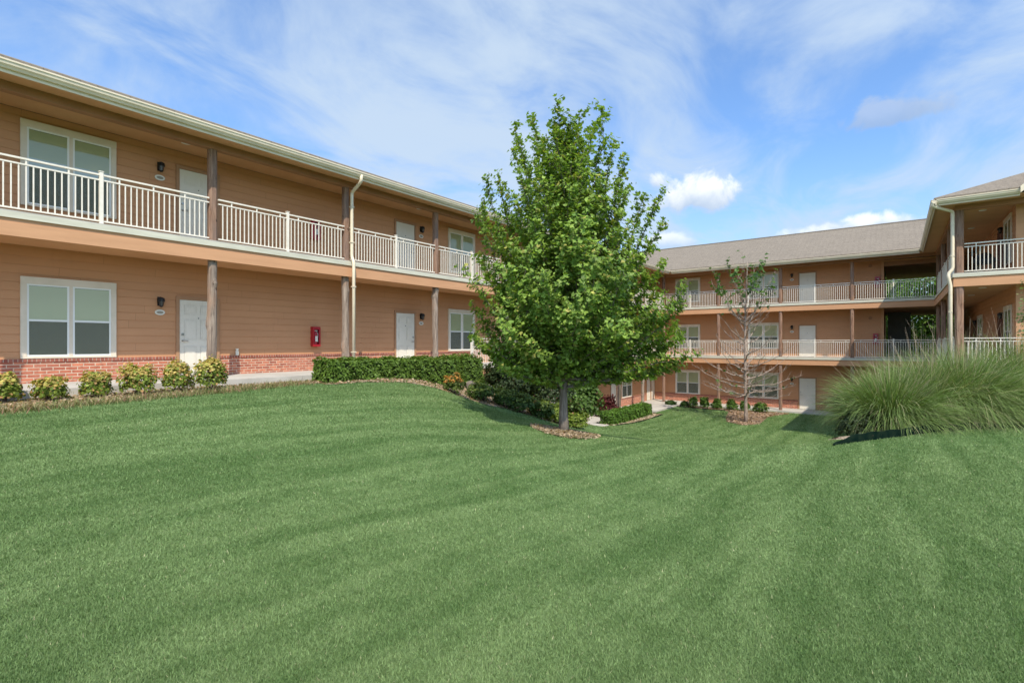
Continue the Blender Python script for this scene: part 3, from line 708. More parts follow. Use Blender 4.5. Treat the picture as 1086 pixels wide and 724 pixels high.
# gutters: K profile swept along the eaves (n outward from the eave board)
GP = [(0, 0), (0, -.15), (.055, -.15), (.075, -.115), (.105, -.09), (.115, -.045), (.13, -.03), (.13, 0), (.115, 0), (.115, -.02), (.015, -.02), (.015, 0)]
def gutter(T, u0, u1, lab=None):
    b = MB(T); b.extrude(GP, u0, u1); o = b.build('gutter', M['cream'], bld)
    b = MB(T); b.box(u0, u1, -.03, -.003, -.215, .0); b.build('eaves_board', M['cream'], o)
gutter(lambda u, n, z: W(-13.20+n, u, 5.255+z), -12.9, 36.07)
gutter(lambda u, n, z: W(u, 36.20-n, 5.254+z), -13.07, 0.97)
gutter(lambda u, n, z: W(1.10-n, u, 5.253+z), 24.07, 36.07)
gutter(lambda u, n, z: W(u, 24.20-n, 5.252+z), 0.97, 3.32)
gutter(lambda u, n, z: W(u, 24.20-n, 5.251+z), 9.3, 15)
# downspouts
def spout(path, nm='downspout', r=.052):
    b = B(); b.tube(path, r, 8); 
    o = b.build(nm, M['cream'], bld, smooth=True)
    st = B()
    for p, q in zip(path, path[1:]):
        if abs(p[2]-q[2]) > 1.5:
            for t in (.2, .8):
                z = p[2]+(q[2]-p[2])*t; st.box(p[0]-.06, p[0]+.06, p[1]-.06, p[1]+.06, z-.015, z+.015)
    st.build('strap', M['cream'], o)
def bend(pts, r=.09, n=4):
    out = [pts[0]]
    for a, p, c in zip(pts, pts[1:], pts[2:]):
        A, P0, Cc = Vector(a), Vector(p), Vector(c); d1 = (A-P0).normalized(); d2 = (Cc-P0).normalized(); rr = min(r, (A-P0).length*.45, (Cc-P0).length*.45)
        for i in range(n+1):
            t = i/n; q = (P0+d1*rr)*(1-t)**2+P0*2*t*(1-t)+(P0+d2*rr)*t*t; out.append(tuple(q))
    out.append(pts[-1]); return out
spout(bend([(-13.13, 9.56, 5.18), (-13.13, 9.56, 4.98), (-13.70, 9.62, 4.76), (-13.70, 9.62, 2.72), (-13.60, 9.62, 2.55), (-13.60, 9.62, h(-13.6, 9.62))]))
spout(bend([(-13.13, 28.9, 5.18), (-13.13, 28.9, 5.0), (-13.65, 28.9, 4.8), (-13.65, 28.9, -4.2)]))
spout(bend([(1.03, 24.14, 5.2), (1.03, 24.14, 5.02), (1.62, 24.78, 4.88), (1.62, 24.78, 2.75), (1.50, 24.74, 2.58), (1.50, 24.70, 2.45), (1.56, 24.74, 2.1), (1.56, 24.74, -2.2)]), r=.058)
# recessed lights in the ceilings
for x, y, z in [(2.6, 26.4, ZC), (2.6, 30.2, ZC), (2.6, 34, ZC), (4.2, 27.0, ZC), (5.0, 26.4, ZC), (2.6, 26.4, F2-.46), (2.6, 30.2, F2-.46), (2.6, 34, F2-.46), (4.2, 27, F2-.46), (-14.4, 5.2, ZC), (-14.4, 13.1, ZC), (-14.4, 21, ZC)]:
    b = B(); b.tube([(x, y, z-.001), (x, y, z-.02)], [.12, .11], 16); b.build('ceiling_light', M['lightlens'], bld)
# small vents at the brick top
b = B(); b.tube([(-15.14, 6.78, -.345), (-15.14, 6.78, -.22)], .045, 8); b.tube([(-15.14, 6.78, -.22), (-15.14, 6.78, -.15)], [.03, .045], 8); b.build('vent_cap', M['plaque'], bld)
# stair and lift shaft in the passage
lapT = lambda u, n, z: W(u, 44.0-n, z)
lap_wall(lapT, ux(941.5, 44), ux(966, 44), F0-.2, F2-.47, m='siding_dark')
B().box(ux(941.5, 44), ux(966, 44), 44.02, 47, F0-.2, F2-.47).build('shaft', M['siding_dark'], bld)
# ------------------------------------------------------------------ pavement
def slab(name, boxes, m='concrete'):
    b = MB(); [b.box(*q) for q in boxes]; return tag(b.build(name, M[m]), kind='structure')
slab('pavement', [(-15.15, -12.92, -12, 1.5, -1.3, F1), (-15.15, -12.92, 1.51, 4.5, -1.3, F1), (-15.15, -12.92, 4.51, 7.5, -1.3, F1), (-15.15, -12.92, 7.51, 10.5, -1.3, F1), (-15.15, -12.92, 10.51, 13.5, -1.3, F1), (-15.15, -12.92, 13.51, 14.88, -1.3, F1)])
slab('pavement', [(-15.15, -13.3, 23.8, 36.7, -4.8, F0), (-15.15, 3.3, 36.71, 38.34, -4.8, F0-.003), (-13.3, -12.4, 31.5, 36.7, -4.8, F0-.002), (-13.3, -12.3, 23.3, 24.7, -4.8, F0-.001)])

# ------------------------------------------------------------------ foliage tools
def unit(v): return v/np.maximum(np.linalg.norm(v, axis=-1, keepdims=True), 1e-9)
LEAF5 = np.array([(0,0,0),(-.42,.30,.10),(-.34,.62,.06),(0,1.0,0),(.34,.62,.06),(.42,.30,.10)], float)        # plain oval, folded
MAPLE = np.array([(0,0,0),(-.30,.10,.05),(-.58,.52,.12),(-.20,.55,.02),(0,1.0,-.06),(.20,.55,.02),(.58,.52,.12),(.30,.10,.05)], float)
def leaves(name, P, Nrm, size, cols, m, parent, shape=LEAF5, updir=None, sizevar=.3, r=rng):
    """a leaf polygon at each point, its face looking roughly along Nrm"""
    n = len(P); nrm = unit(Nrm+r.normal(0, .45, (n, 3)))
    d = r.normal(0, 1, (n, 3)) if updir is None else updir+r.normal(0, .5, (n, 3))
    d = unit(d-nrm*(d*nrm).sum(-1, keepdims=True)); s = np.cross(d, nrm)
    sz = size*(1+r.uniform(-sizevar, sizevar, n))[:, None]
    k = len(shape); V = np.empty((n, k, 3))
    for i, (a, b_, c_) in enumerate(shape): V[:, i] = P+sz*(s*a+d*(b_-.5)+nrm*c_)
    base = np.arange(n)[:, None]*k
    tris = np.array([(0, i, i+1) for i in range(1, k-1)])
    F = (base[:, None, :]+tris[None]).reshape(-1, 3)
    colr = np.repeat(cols, k, axis=0)
    return fast_mesh(name, V.reshape(-1, 3), F, m, parent, colr)
def tints(n, a, b_, extra=None, frac=0.0, r=rng, jit=.18):
    t = r.beta(2, 2, n)[:, None]; c_ = np.array(a)*(1-t)+np.array(b_)*t
    if extra is not None:
        k = r.uniform(size=n) < frac; c_[k] = np.array(extra)
    return c_*(1+r.normal(0, jit, n))[:, None].clip(.5, 1.6)
def lumpy(dirs, seed, amp=.24):
    a = np.zeros(len(dirs)); rr = np.random.default_rng(seed)
    for f in (2.2, 3.7, 6.1):
        k = rr.normal(0, f, (3,)); ph = rr.uniform(0, 6.28); k2 = rr.normal(0, f, (3,))
        a += np.sin(dirs@k+ph)*np.cos(dirs@k2)*amp*(2.2/f)
    return 1+a
def shrub(name, x, y, rx, ry, rz, n, size, ca, cb, label, cat='shrub', group=None, extra=None, frac=0, top=None, seed=0, stems=6, flat=.75, z=None, parent_mat='leaf', shape=LEAF5):
    zb = h(x, y) if z is None else z
    root = tag(empty(name, (x, y, zb), random.uniform(0, 6)), label, cat, group)
    r = np.random.default_rng(seed+11)
    d = unit(r.normal(0, 1, (n, 3))); d[:, 2] = np.where(d[:, 2] < -.45, -d[:, 2], d[:, 2])
    rad = r.uniform(.35, 1.0, n)**.5*lumpy(d, seed)
    rad = np.where(r.uniform(size=n) < .05, rad*r.uniform(1.05, 1.28, n), rad)
    P = d*rad[:, None]*np.array([rx, ry, rz*.62]); P[:, 2] += rz*.45
    P[:, 2] = np.maximum(P[:, 2], .02+r.uniform(0, .05, n))
    cols = tints(n, ca, cb, extra, frac, r)
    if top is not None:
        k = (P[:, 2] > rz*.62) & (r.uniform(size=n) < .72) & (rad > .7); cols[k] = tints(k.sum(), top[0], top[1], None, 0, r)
    leaves('foliage', P, d+np.array([0, 0, .5]), size, cols, M[parent_mat], root, shape, r=r)
    b = MB()
    for i in range(stems):
        a = r.uniform(0, 6.28); q = r.uniform(.2, .7)
        b.tube([(0.02*math.cos(a), .02*math.sin(a), -.05), (rx*q*.5*math.cos(a), ry*q*.5*math.sin(a), rz*.35), (rx*q*math.cos(a), ry*q*math.sin(a), rz*.75)], [.012, .009, .004], 5)
    b.build('stem', M['stem'], root)
    return root
def hedge(x0, x1, y0, y1, hgt, n, size, ca, cb, label, group=None, zt0=None, zt1=None, seed=0):
    """clipped hedge along y: leaves on a boxy surface over a twiggy core"""
    xc = (x0+x1)/2; root = tag(empty('clipped_hedge', (xc, y0, h(xc, y0))), label, 'hedge', group)
    oz = h(xc, y0); r = np.random.default_rng(seed)
    ln = y1-y0; wd = x1-x0
    # sample positions on top, both long sides and ends
    area = np.array([ln*wd, ln*hgt, ln*hgt, wd*hgt, wd*hgt]); k = r.choice(5, n, p=area/area.sum())
    u = r.uniform(0, 1, n); v_ = r.uniform(0, 1, n); P = np.zeros((n, 3)); Nn = np.zeros((n, 3))
    P[:, 1] = y0+u*ln; P[:, 0] = x0+v_*wd; P[:, 2] = hgt; Nn[k == 0] = (0, 0, 1)
    for kk, X, nn in ((1, x0, (-1, 0, .2)), (2, x1, (1, 0, .2))): P[k == kk, 0] = X; P[k == kk, 2] = v_[k == kk]*hgt; Nn[k == kk] = nn
    for kk, Y, nn in ((3, y0, (0, -1, .2)), (4, y1, (0, 1, .2))): P[k == kk, 1] = Y; P[k == kk, 0] = x0+u[k == kk]*wd; P[k == kk, 2] = v_[k == kk]*hgt; Nn[k == kk] = nn
    bumpy = .05*np.sin(P[:, 1]*5+seed)*np.cos(P[:, 0]*7+P[:, 2]*6)+.035*np.sin(P[:, 1]*13+P[:, 2]*9)+r.normal(0, .022, n)-r.exponential(.025, n)
    # rounded edges
    ctr = np.stack([np.full(n, xc), np.clip(P[:, 1], y0+wd/2, y1-wd/2), np.full(n, hgt*.45)], -1)
    dd_ = P-ctr; e = np.abs(dd_[:, 0]/(wd/2))**6+np.abs(dd_[:, 2]/(hgt*.55))**6; pull = 1/np.maximum(1, e)**(1/6)
    P = ctr+dd_*pull[:, None]+unit(Nn)*bumpy[:, None]
    P[:, 2] = np.maximum(P[:, 2], .02)
    if zt0 is not None:                                     # level top over falling ground
        g = H(P[:, 0], P[:, 1]); topz = zt0+(zt1-zt0)*(P[:, 1]-y0)/ln; P[:, 2] = g+(topz-g)*P[:, 2]/hgt
    else: P[:, 2] += H(P[:, 0], P[:, 1])
    P -= np.array([xc, y0, oz])
    leaves('foliage', P, Nn+np.array([0, 0, .35]), size, tints(n, ca, cb, None, 0, r, .22), M['leaf'], root, r=r)
    # inner woody mass
    b = MB(); m_ = max(2, int(ln/.4)); rings = []
    for j in range(m_+1):
        y = y0+.1+(ln-.2)*j/m_; g = h(xc, y); tz = (zt0+(zt1-zt0)*(y-y0)/ln if zt0 is not None else g+hgt)-.11
        rings.append(b.pts([(-wd/2+.11, y-y0, g-oz+.05), (wd/2-.11, y-y0, g-oz+.05), (wd/2-.12, y-y0, tz-oz-.05), (0, y-y0, tz-oz), (-wd/2+.12, y-y0, tz-oz-.05)]))
    for a_, c_ in zip(rings, rings[1:]):
        for q in range(5): b.f.append([a_+q, a_+(q+1) % 5, c_+(q+1) % 5, c_+q])
    b.f.append([rings[0]+q for q in range(5)]); b.f.append([rings[-1]+q for q in range(5)])
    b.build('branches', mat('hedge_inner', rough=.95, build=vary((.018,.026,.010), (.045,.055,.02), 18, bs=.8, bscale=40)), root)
    return root

# ------------------------------------------------------------------ trees
def grow(path_start, direction, length, r0, r1, up=.15, wob=.08, segs=6, rr=random):
    p = Vector(path_start); d = Vector(direction).normalized(); pts = [p.copy()]
    for i in range(segs):
        d = (d+Vector((rr.gauss(0, wob), rr.gauss(0, wob), up/segs*2+rr.gauss(0, wob*.5)))).normalized()
        p = p+d*(length/segs); pts.append(p.copy())
    return pts, [r0+(r1-r0)*i/segs for i in range(segs+1)]
def tree(name, x, y, z, hgt, profile, nlimb, label, bark='bark', trunk_r=.115, zs0=1.0, leafn=(5, 9), leaf_size=.105, ca=(.03,.08,.012), cb=(.09,.17,.02), extra=None, frac=0, seed=1, leaf_zone=None, shape=MAPLE, leaf_every=.05, spires=0, group=None, asym=None, droop=0.0, twig_r=.004, sublen=.38, elev=(12, 70), density=1.0, cat='tree', rz=0, shoots=()):
    rr = random.Random(seed); r = np.random.default_rng(seed)
    root = tag(empty(name, (x, y, z)), label, cat, group)
    tr = MB(); tw = MB(); LP = []; LN = []
    n = 14; tp = []; trd = []
    for i in range(n+1):
        t = i/n; zz_ = -.15+(hgt*.93+.15)*t
        tp.append(Vector((.05*math.sin(t*5+seed)*t*2, .05*math.cos(t*4+seed*2)*t*2, zz_))); trd.append(trunk_r*(1-t)**.8+.012+(.05 if i == 0 else .012 if i == 1 else 0)*trunk_r*8)
    tr.tube(tp, trd, 12)
    def trunk_at(zv):
        t = min(1, max(0, (zv+.15)/(hgt*.93+.15)))*n; i = min(n-1, int(t)); return tp[i].lerp(tp[i+1], t-i), trd[i]*(1-(t-i))+trd[i+1]*(t-i)
    for i in range(nlimb+len(shoots)):
        sh_ = shoots[i-nlimb] if i >= nlimb else None
        f = (i+.5)/nlimb; az = i*2.39996+rr.uniform(-.25, .25)
        zt = profile[0][0]+(hgt*.985-profile[0][0])*(f**1.05)
        Rr = np.interp(zt, [p[0] for p in profile], [p[1] for p in profile])
        if sh_: f = min(1, sh_[2]/hgt); zt = sh_[2]; az = math.atan2(sh_[1], sh_[0]); Rr = math.hypot(sh_[0], sh_[1])
        if asym and not sh_: Rr *= asym(az, zt)
        if not sh_: Rr *= rr.uniform(.80, 1.08)
        el = R(elev[0]+(elev[1]-elev[0])*f**.9+rr.uniform(-5, 5))
        if sh_: el = R(min(76, elev[0]+22+(elev[1]-elev[0])*f**.9))
        zs = zt-Rr*math.tan(el)
        if zs < zs0+f*.9: zs = zs0+f*.9+rr.uniform(0, .25)
        zs = min(zs, hgt*.88)
        p0, pr = trunk_at(zs)
        tgt = Vector((Rr*math.cos(az), Rr*math.sin(az), zt))
        ln = (tgt-p0).length; d0 = (tgt-p0).normalized()
        sg = 8; pts = []
        sag = (.10*ln if f > .25 else .05*ln)
        for j in range(sg+1):
            t = j/sg; q = p0.lerp(tgt, t); q = q-Vector((0, 0, sag*math.sin(math.pi*t)*(1 if droop == 0 else -1)))+Vector((rr.gauss(0, .02), rr.gauss(0, .02), rr.gauss(0, .02)))*(ln*.6)
            pts.append(q)
        lr = max(.010, min(pr*.55, .012+ln*.012)); rad = [lr+(.004-lr)*(j/sg) for j in range(sg+1)]
        tr.tube(pts, rad, 6, False)
        # side branches
        m_ = max(4, int(ln/.17*density))
        for j in range(m_):
            t = .14+.86*(j+.5)/m_; k = min(sg-1, int(t*sg)); q = pts[k].lerp(pts[k+1], t*sg-k); dl = (pts[k+1]-pts[k]).normalized()
            side = dl.cross(Vector((0, 0, 1))); side = side.normalized() if side.length > .1 else Vector((math.cos(az+1.57), math.sin(az+1.57), 0))
            s_ = 1 if j % 2 else -1
            sd_ = (dl*.75+side*s_*rr.uniform(.5, 1.1)+Vector((0, 0, rr.uniform(-.25, .55)))).normalized()
            sl_ = (sublen*ln*(1-t*.72)+.14)*rr.uniform(.6, 1.1); sl_ = min(sl_, 1.0 if not sh_ else .34)
            sp, srd = grow(q, sd_, sl_, max(twig_r*1.6, lr*.35*(1-t*.6)), twig_r*.6, up=.35, wob=.10, segs=4, rr=rr)
            tw.tube(sp, srd, 4, False)
            kk = max(3, int(sl_/leaf_every))
            for e in range(kk):
                tt = (e+rr.random())/kk; a_ = min(3, int(tt*4)); pp = sp[a_].lerp(sp[a_+1], tt*4-a_)
                if leaf_zone and not leaf_zone(pp, rr): continue
                for _ in range(rr.randint(*leafn)//3+1):
                    LP.append((pp.x+rr.gauss(0, .055), pp.y+rr.gauss(0, .055), pp.z+rr.gauss(0, .045)-.02))
                    LN.append((pp.x*.35, pp.y*.35, .9))
        for e in range(int(ln*.35/leaf_every)):                    # leaves on the limb's own tip
            t = .68+.34*rr.random(); k = min(sg-1, int(t*sg)); q = pts[k].lerp(pts[k+1], t*sg-k)
            if leaf_zone and not leaf_zone(q, rr): continue
            LP.append((q.x+rr.gauss(0, .04), q.y+rr.gauss(0, .04), q.z+rr.gauss(0, .04))); LN.append((q.x*.3, q.y*.3, .8))
    k0 = len(tr.v); tr.v += tw.v; tr.f += [[q+k0 for q in f] for f in tw.f]
    trunk = tr.build('trunk', M[bark], root, smooth=True)
    P = np.array(LP); Nn = np.array(LN); nL = len(P)
    cols = tints(nL, ca, cb, extra, frac, r, .16)
    # whole sprays lean lighter or darker: young and old growth
    cl_ = np.sin(P[:, 0]*3.1+P[:, 2]*2.3)*np.cos(P[:, 1]*2.9+P[:, 2]*1.7+1); cols *= (1+.16*cl_)[:, None]
    cr = leaves('crown', P, Nn, leaf_size, cols, M['leaf'], root, shape, r=r, sizevar=.45)
    return root, nL
zt_ = h(t0x, t0y)
def asym_maple(az, zt):
    # the side towards the sun is thin low down
    ds = math.cos(az-math.atan2(SUN.y, SUN.x)); cut = 1.0
    if ds > .2 and zt < 3.2: cut = min(1, max(.45, .83*zt-.25)/2.4/ds)
    return cut*_asym(az, zt)
def _asym(az, zt):
    # fuller towards the camera's right low down
    d = math.cos(az-math.atan2(RT[1], RT[0])); return 1+(.13*d if zt < 3.6 else -.03*d)
prof = [(1.2, 1.5), (1.6, 2.1), (2.0, 2.4), (2.6, 2.4), (3.5, 2.2), (4.4, 1.75), (5.2, 1.45), (5.9, .95), (6.4, .62), (6.9, .42), (7.2, .25)]
SHOOTS = []
for px, py, dp in [(565, 114, .3), (590, 108, -.2), (577, 135, .4), (617, 110, .2), (640, 120, -.3), (632, 112, .5), (652, 142, .1), (655, 178, -.4), (545, 150, .0), (527, 178, .4), (515, 195, -.5), (509, 208, .3), (512, 236, -.7), (672, 178, .6), (660, 205, -.3), (688, 200, .2), (691, 212, -.6), (700, 248, .4), (692, 238, -.5),
                   (503, 262, .2), (497, 290, -.6), (501, 322, .5), (505, 352, -.5), (716, 322, -.4), (726, 352, .2), (722, 368, -.6), (712, 300, .7), (704, 275, .0), (520, 375, .4), (508, 362, -.2), (548, 128, .2), (605, 128, .6), (700, 392, .3), (716, 384, -.3)]:
    a_ = (px-598)/44.7; SHOOTS.append((a_*RT[0]+dp*FW[0]*1.3, a_*RT[1]+dp*FW[1]*1.3, (456-py)/44.7-.12))
_, nl = tree('maple_tree', t0x, t0y, zt_, 7.55, prof, 124, 'young green maple with a full leafy crown standing in a mulch ring on the lawn', seed=5, trunk_r=.092, leafn=(11, 17), leaf_size=.086, ca=(.10, .185, .034), cb=(.31, .42, .075), extra=(.38, .35, .09), frac=.05, asym=asym_maple, shoots=SHOOTS)
print('maple leaves', nl)
zt1 = h(t1x, t1y)
def zone1(p, rr): return (p.z > 7.2 and rr.random() < .34+.3*math.sin(p.x*3+p.y*2)) or (p.z > 6 and rr.random() < .07) or (p.z < 3.2 and rr.random() < .010)
prof1 = [(1.6, 2.4), (2.3, 3.3), (3.2, 2.9), (4.5, 2.3), (5.6, 1.5), (6.8, 1.5), (7.8, 1.9), (8.8, 1.6), (9.6, .9)]
tree('young_tree', t1x, t1y, zt1, 9.7, prof1, 58, 'slender nearly bare young tree with leaves only at its top, before the far wing', bark='palebark', trunk_r=.085, zs0=1.4, leafn=(2, 5), leaf_size=.19, ca=(.05, .12, .02), cb=(.12, .22, .04), seed=9, leaf_zone=zone1, elev=(6, 62), twig_r=.0055, sublen=.36, leaf_every=.09, density=.75)

# trees behind the passage
def back_tree(x, y, hgt, rad, seed, label):
    z = h(0, 45); root = tag(empty('broadleaf_tree', (x, y, z)), label, 'tree', 'trees behind the building')
    r = np.random.default_rng(seed); b = MB(); b.tube([(0, 0, -.2), (.1, .1, hgt*.45), (0, .2, hgt*.8)], [.22, .15, .05], 8)
    cs = []
    for i in range(22):
        a = r.uniform(0, 6.28); q = r.uniform(.1, .85)*rad; zz_ = hgt*r.uniform(.22, .92); c = (q*math.cos(a), q*math.sin(a), zz_); cs.append(c); b.tube([(.05, .1, zz_*.6), (c[0]*.6, c[1]*.6, zz_*.85), c], [.07, .04, .02], 5)
    b.build('trunk', M['bark'], root, smooth=True)
    cs = np.array(cs); n = 15000; k = r.integers(0, len(cs), n); d = unit(r.normal(0, 1, (n, 3))); P = cs[k]+d*(r.uniform(.3, 1, n)**.5*rad*.42)[:, None]*lumpy(d, seed)[:, None]
    leaves('crown', P, d+np.array([0, 0, .5]), .20, tints(n, (.07, .15, .025), (.20, .32, .06), None, 0, r, .25), M['leaf'], root, r=r)
back_tree(-3.5, 58, 11.5, 4.4, 31, 'leafy tree seen through the passage, to the left of the dark stair shaft')
back_tree(1.8, 55, 12.0, 4.2, 32, 'leafy tree seen through the passage, just right of the dark stair shaft')
back_tree(7.0, 60, 12.0, 4.8, 33, 'leafy tree seen through the passage beside the right wing posts')
back_tree(-0.6, 62, 13.0, 5.0, 34, 'taller leafy tree farther back, seen through the passage over the dark shaft')

# ------------------------------------------------------------------ shrubs
g1 = 'orange tipped shrubs along the left wing pavement'
nand = ['cut off at the left edge of the photo', 'second from the left, below the large window', 'third from the left, below the window corner', 'fourth from the left and the tallest, beside the brick', 'fifth from the left, in front of the white door', 'sixth and rightmost, in front of the cedar post']
for i, (px, s_, rd, hh) in enumerate([(4, 9.0, .26, .52), (52, 9.3, .27, .50), (102, 9.9, .27, .52), (147, 10.3, .31, .66), (187, 10.9, .28, .60), (224, 11.25, .35, .70)]):
    x, y = at(px, s_)
    shrub('nandina_shrub', x, y, rd*random.uniform(.85, 1.12), rd*random.uniform(.85, 1.1), hh*random.uniform(.9, 1.06), 2000, .052, (.10, .15, .022), (.27, .32, .05), 'orange and green rounded shrub, '+nand[i], group=g1, top=((.46, .44, .10), (.52, .33, .13)), seed=40+i, frac=.12, extra=(.50, .30, .12))
hg = 'clipped green hedges'
hedge(-12.85, -12.05, 7.75, 12.85, .66, 15000, .06, (.07, .125, .018), (.16, .25, .04), 'long clipped boxwood hedge in front of the left wing brick wall and downpipe', hg, zt0=-.44, zt1=-.50, seed=3)
hedge(-13.2, -12.4, 13.4, 14.5, .7, 5000, .06, (.07, .125, .018), (.16, .25, .04), 'short clipped hedge beneath the window beside the white railing end', hg, zt0=-.42, zt1=-.52, seed=4)
hedge(-12.95, -12.1, 24.9, 30.2, .72, 9000, .075, (.06, .135, .018), (.15, .26, .04), 'low clipped hedge beside the lower pavement, seen right of the maple trunk', hg, seed=5)
# bank shrubs
x, y = at(481, 16.1); shrub('nandina_shrub', x, y, .36, .36, .60, 1100, .075, (.05, .085, .015), (.12, .15, .03), 'small shrub with orange tips at the right end of the long hedge', top=((.42, .26, .05), (.48, .20, .05)), seed=60)
bank = [(512, 17.0, .50, .60, 'low dark green shrub on the bank just below the white railing'), (536, 17.3, .48, .62, 'green mounded shrub on the bank, between two others below the railing'), (553, 17.4, .50, .62, 'rounded green shrub halfway down the bank'), (574, 17.8, .46, .58, 'yellow green rounded shrub on the bank left of the maple trunk')]
for i, (px, s_, rd, hh, lb) in enumerate(bank):
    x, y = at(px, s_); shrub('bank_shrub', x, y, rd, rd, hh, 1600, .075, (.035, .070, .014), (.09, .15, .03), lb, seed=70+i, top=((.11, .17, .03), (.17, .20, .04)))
x, y = at(589, 18.3); shrub('spirea_shrub', x, y, .5, .5, .62, 1500, .08, (.10, .16, .02), (.22, .26, .04), 'bright yellow green shrub just left behind the maple trunk', seed=80)
x, y = at(610, 18.6); shrub('spirea_shrub', x, y, .5, .5, .52, 1500, .08, (.10, .16, .02), (.22, .26, .04), 'bright yellow green shrub just right behind the maple trunk', seed=81)
x, y = at(540, 20.0); shrub('holly_bush', x, y, 1.0, 1.2, 1.55, 5200, .10, (.025, .045, .015), (.06, .09, .03), 'large dark evergreen bush on the bank under the left of the maple crown', 'bush', seed=82)
x, y = at(574, 21.2); shrub('holly_bush', x, y, 1.3, 1.3, 2.2, 6500, .10, (.025, .045, .015), (.06, .09, .03), 'tall dark evergreen bush directly left behind the maple trunk', 'bush', seed=83)
x, y = at(616, 24.2); shrub('broadleaf_bush', x, y, .95, .95, 2.5, 4200, .13, (.05, .10, .02), (.11, .18, .035), 'upright light green bush right behind the maple trunk', 'bush', seed=84)
x, y = at(645, 30.0); shrub('red_shrub', x, y, .62, .62, 1.25, 1800, .12, (.07, .018, .018), (.12, .03, .026), 'dark red leaved shrub behind the lower hedge', seed=85)
# stone below the railing end
def stone(x, y, sz, label):
    r = np.random.default_rng(int(abs(x*100))); b = MB(); n, m_ = 9, 6; rg = []
    for j in range(1, m_):
        t = math.pi*j/m_; rg.append(b.pts([(sz[0]*math.sin(t)*math.cos(6.283*i/n)*r.uniform(.85, 1.1), sz[1]*math.sin(t)*math.sin(6.283*i/n)*r.uniform(.85, 1.1), sz[2]*math.cos(t)) for i in range(n)]))
    tp_ = b.pts([(0, 0, sz[2]), (0, 0, -sz[2])])
    for a_, c_ in zip(rg, rg[1:]):
        for i in range(n): b.f.append([a_+i, a_+(i+1) % n, c_+(i+1) % n, c_+i])
    for i in range(n): b.f.append([tp_, rg[0]+i, rg[0]+(i+1) % n]); b.f.append([tp_+1, rg[-1]+i, rg[-1]+(i+1) % n])
    o = b.build('boulder', M['stone']); o.location = (x, y, h(x, y)+sz[2]*.5); tag(o, label, 'boulder')
x, y = at(499, 17.9); stone(x, y, (.26, .24, .22), 'grey brown boulder at the foot of the white railing end')
x, y = at(515, 18.2); stone(x, y, (.30, .3, .26), 'smaller flat boulder beside the larger one below the railing')
x, y = at(1034, 11.85); stone(x, y, (.12, .10, .11), 'small stone at the joint of the black bed edging')
# far wing foundation shrubs
fg = 'small round shrubs along the far pavement'
fl = ['low dark one beside the wing corner', 'second from the wing corner, low and dark', 'third from the corner, bright green', 'fourth, below the left window', 'fifth, below the cedar post', 'sixth, left of the bare tree trunk', 'seventh, directly behind the bare tree trunk', 'eighth and rightmost, spreading']
for i, (px, rd, hh) in enumerate([(711, .55, .38), (726, .36, .38), (735, .46, .74), (747, .44, .74), (760, .44, .72), (776, .47, .74), (790, .44, .70), (806, .62, .68)]):
    x = ux(px, 35.75); shrub('foundation_shrub', x, 35.75, rd*.74, rd*.74, hh*.88, 600, .11, (.035, .08, .014), (.13, .22, .035) if i > 1 else (.05, .08, .02), 'rounded green shrub in the far mulch bed, '+fl[i], group=fg, seed=100+i)

# ------------------------------------------------------------------ ornamental grass
def ribbon_blades(name, base, dirs, lens, bend_, widths, cols, m, parent, segs=7, tipcol=None, r=rng):
    """arching blades: start direction, gravity droop"""
    n = len(base); V = np.empty((n, segs+1, 2, 3)); p = base.copy(); d = dirs.copy()
    side = unit(np.cross(d, np.array([0, 0, 1.0]))+1e-4)
    tw_ = r.uniform(-.9, .9, n)[:, None]; side = unit(side*np.cos(tw_)+np.cross(unit(d), side)*np.sin(tw_))
    CC = np.empty((n, segs+1, 2, 3))
    for j in range(segs+1):
        t = j/segs; wd = widths*(1-t**1.8)+.0006
        V[:, j, 0] = p-side*wd[:, None]; V[:, j, 1] = p+side*wd[:, None]
        c_ = cols if tipcol is None else cols*(1-t**2)+tipcol*t**2
        CC[:, j, 0] = c_; CC[:, j, 1] = c_
        p = p+d*(lens/segs)[:, None]; d = unit(d-np.array([0, 0, 1.0])*(bend_*(.4+1.4*t)/segs)[:, None])
    k = (segs+1)*2; base_i = np.arange(n)[:, None, None]*k
    q = np.array([(2*j, 2*j+1, 2*j+3, 2*j+2) for j in range(segs)])[None]
    return fast_mesh(name, V.reshape(-1, 3), (base_i+q).reshape(-1, 4), m, parent, CC.reshape(-1, 3))
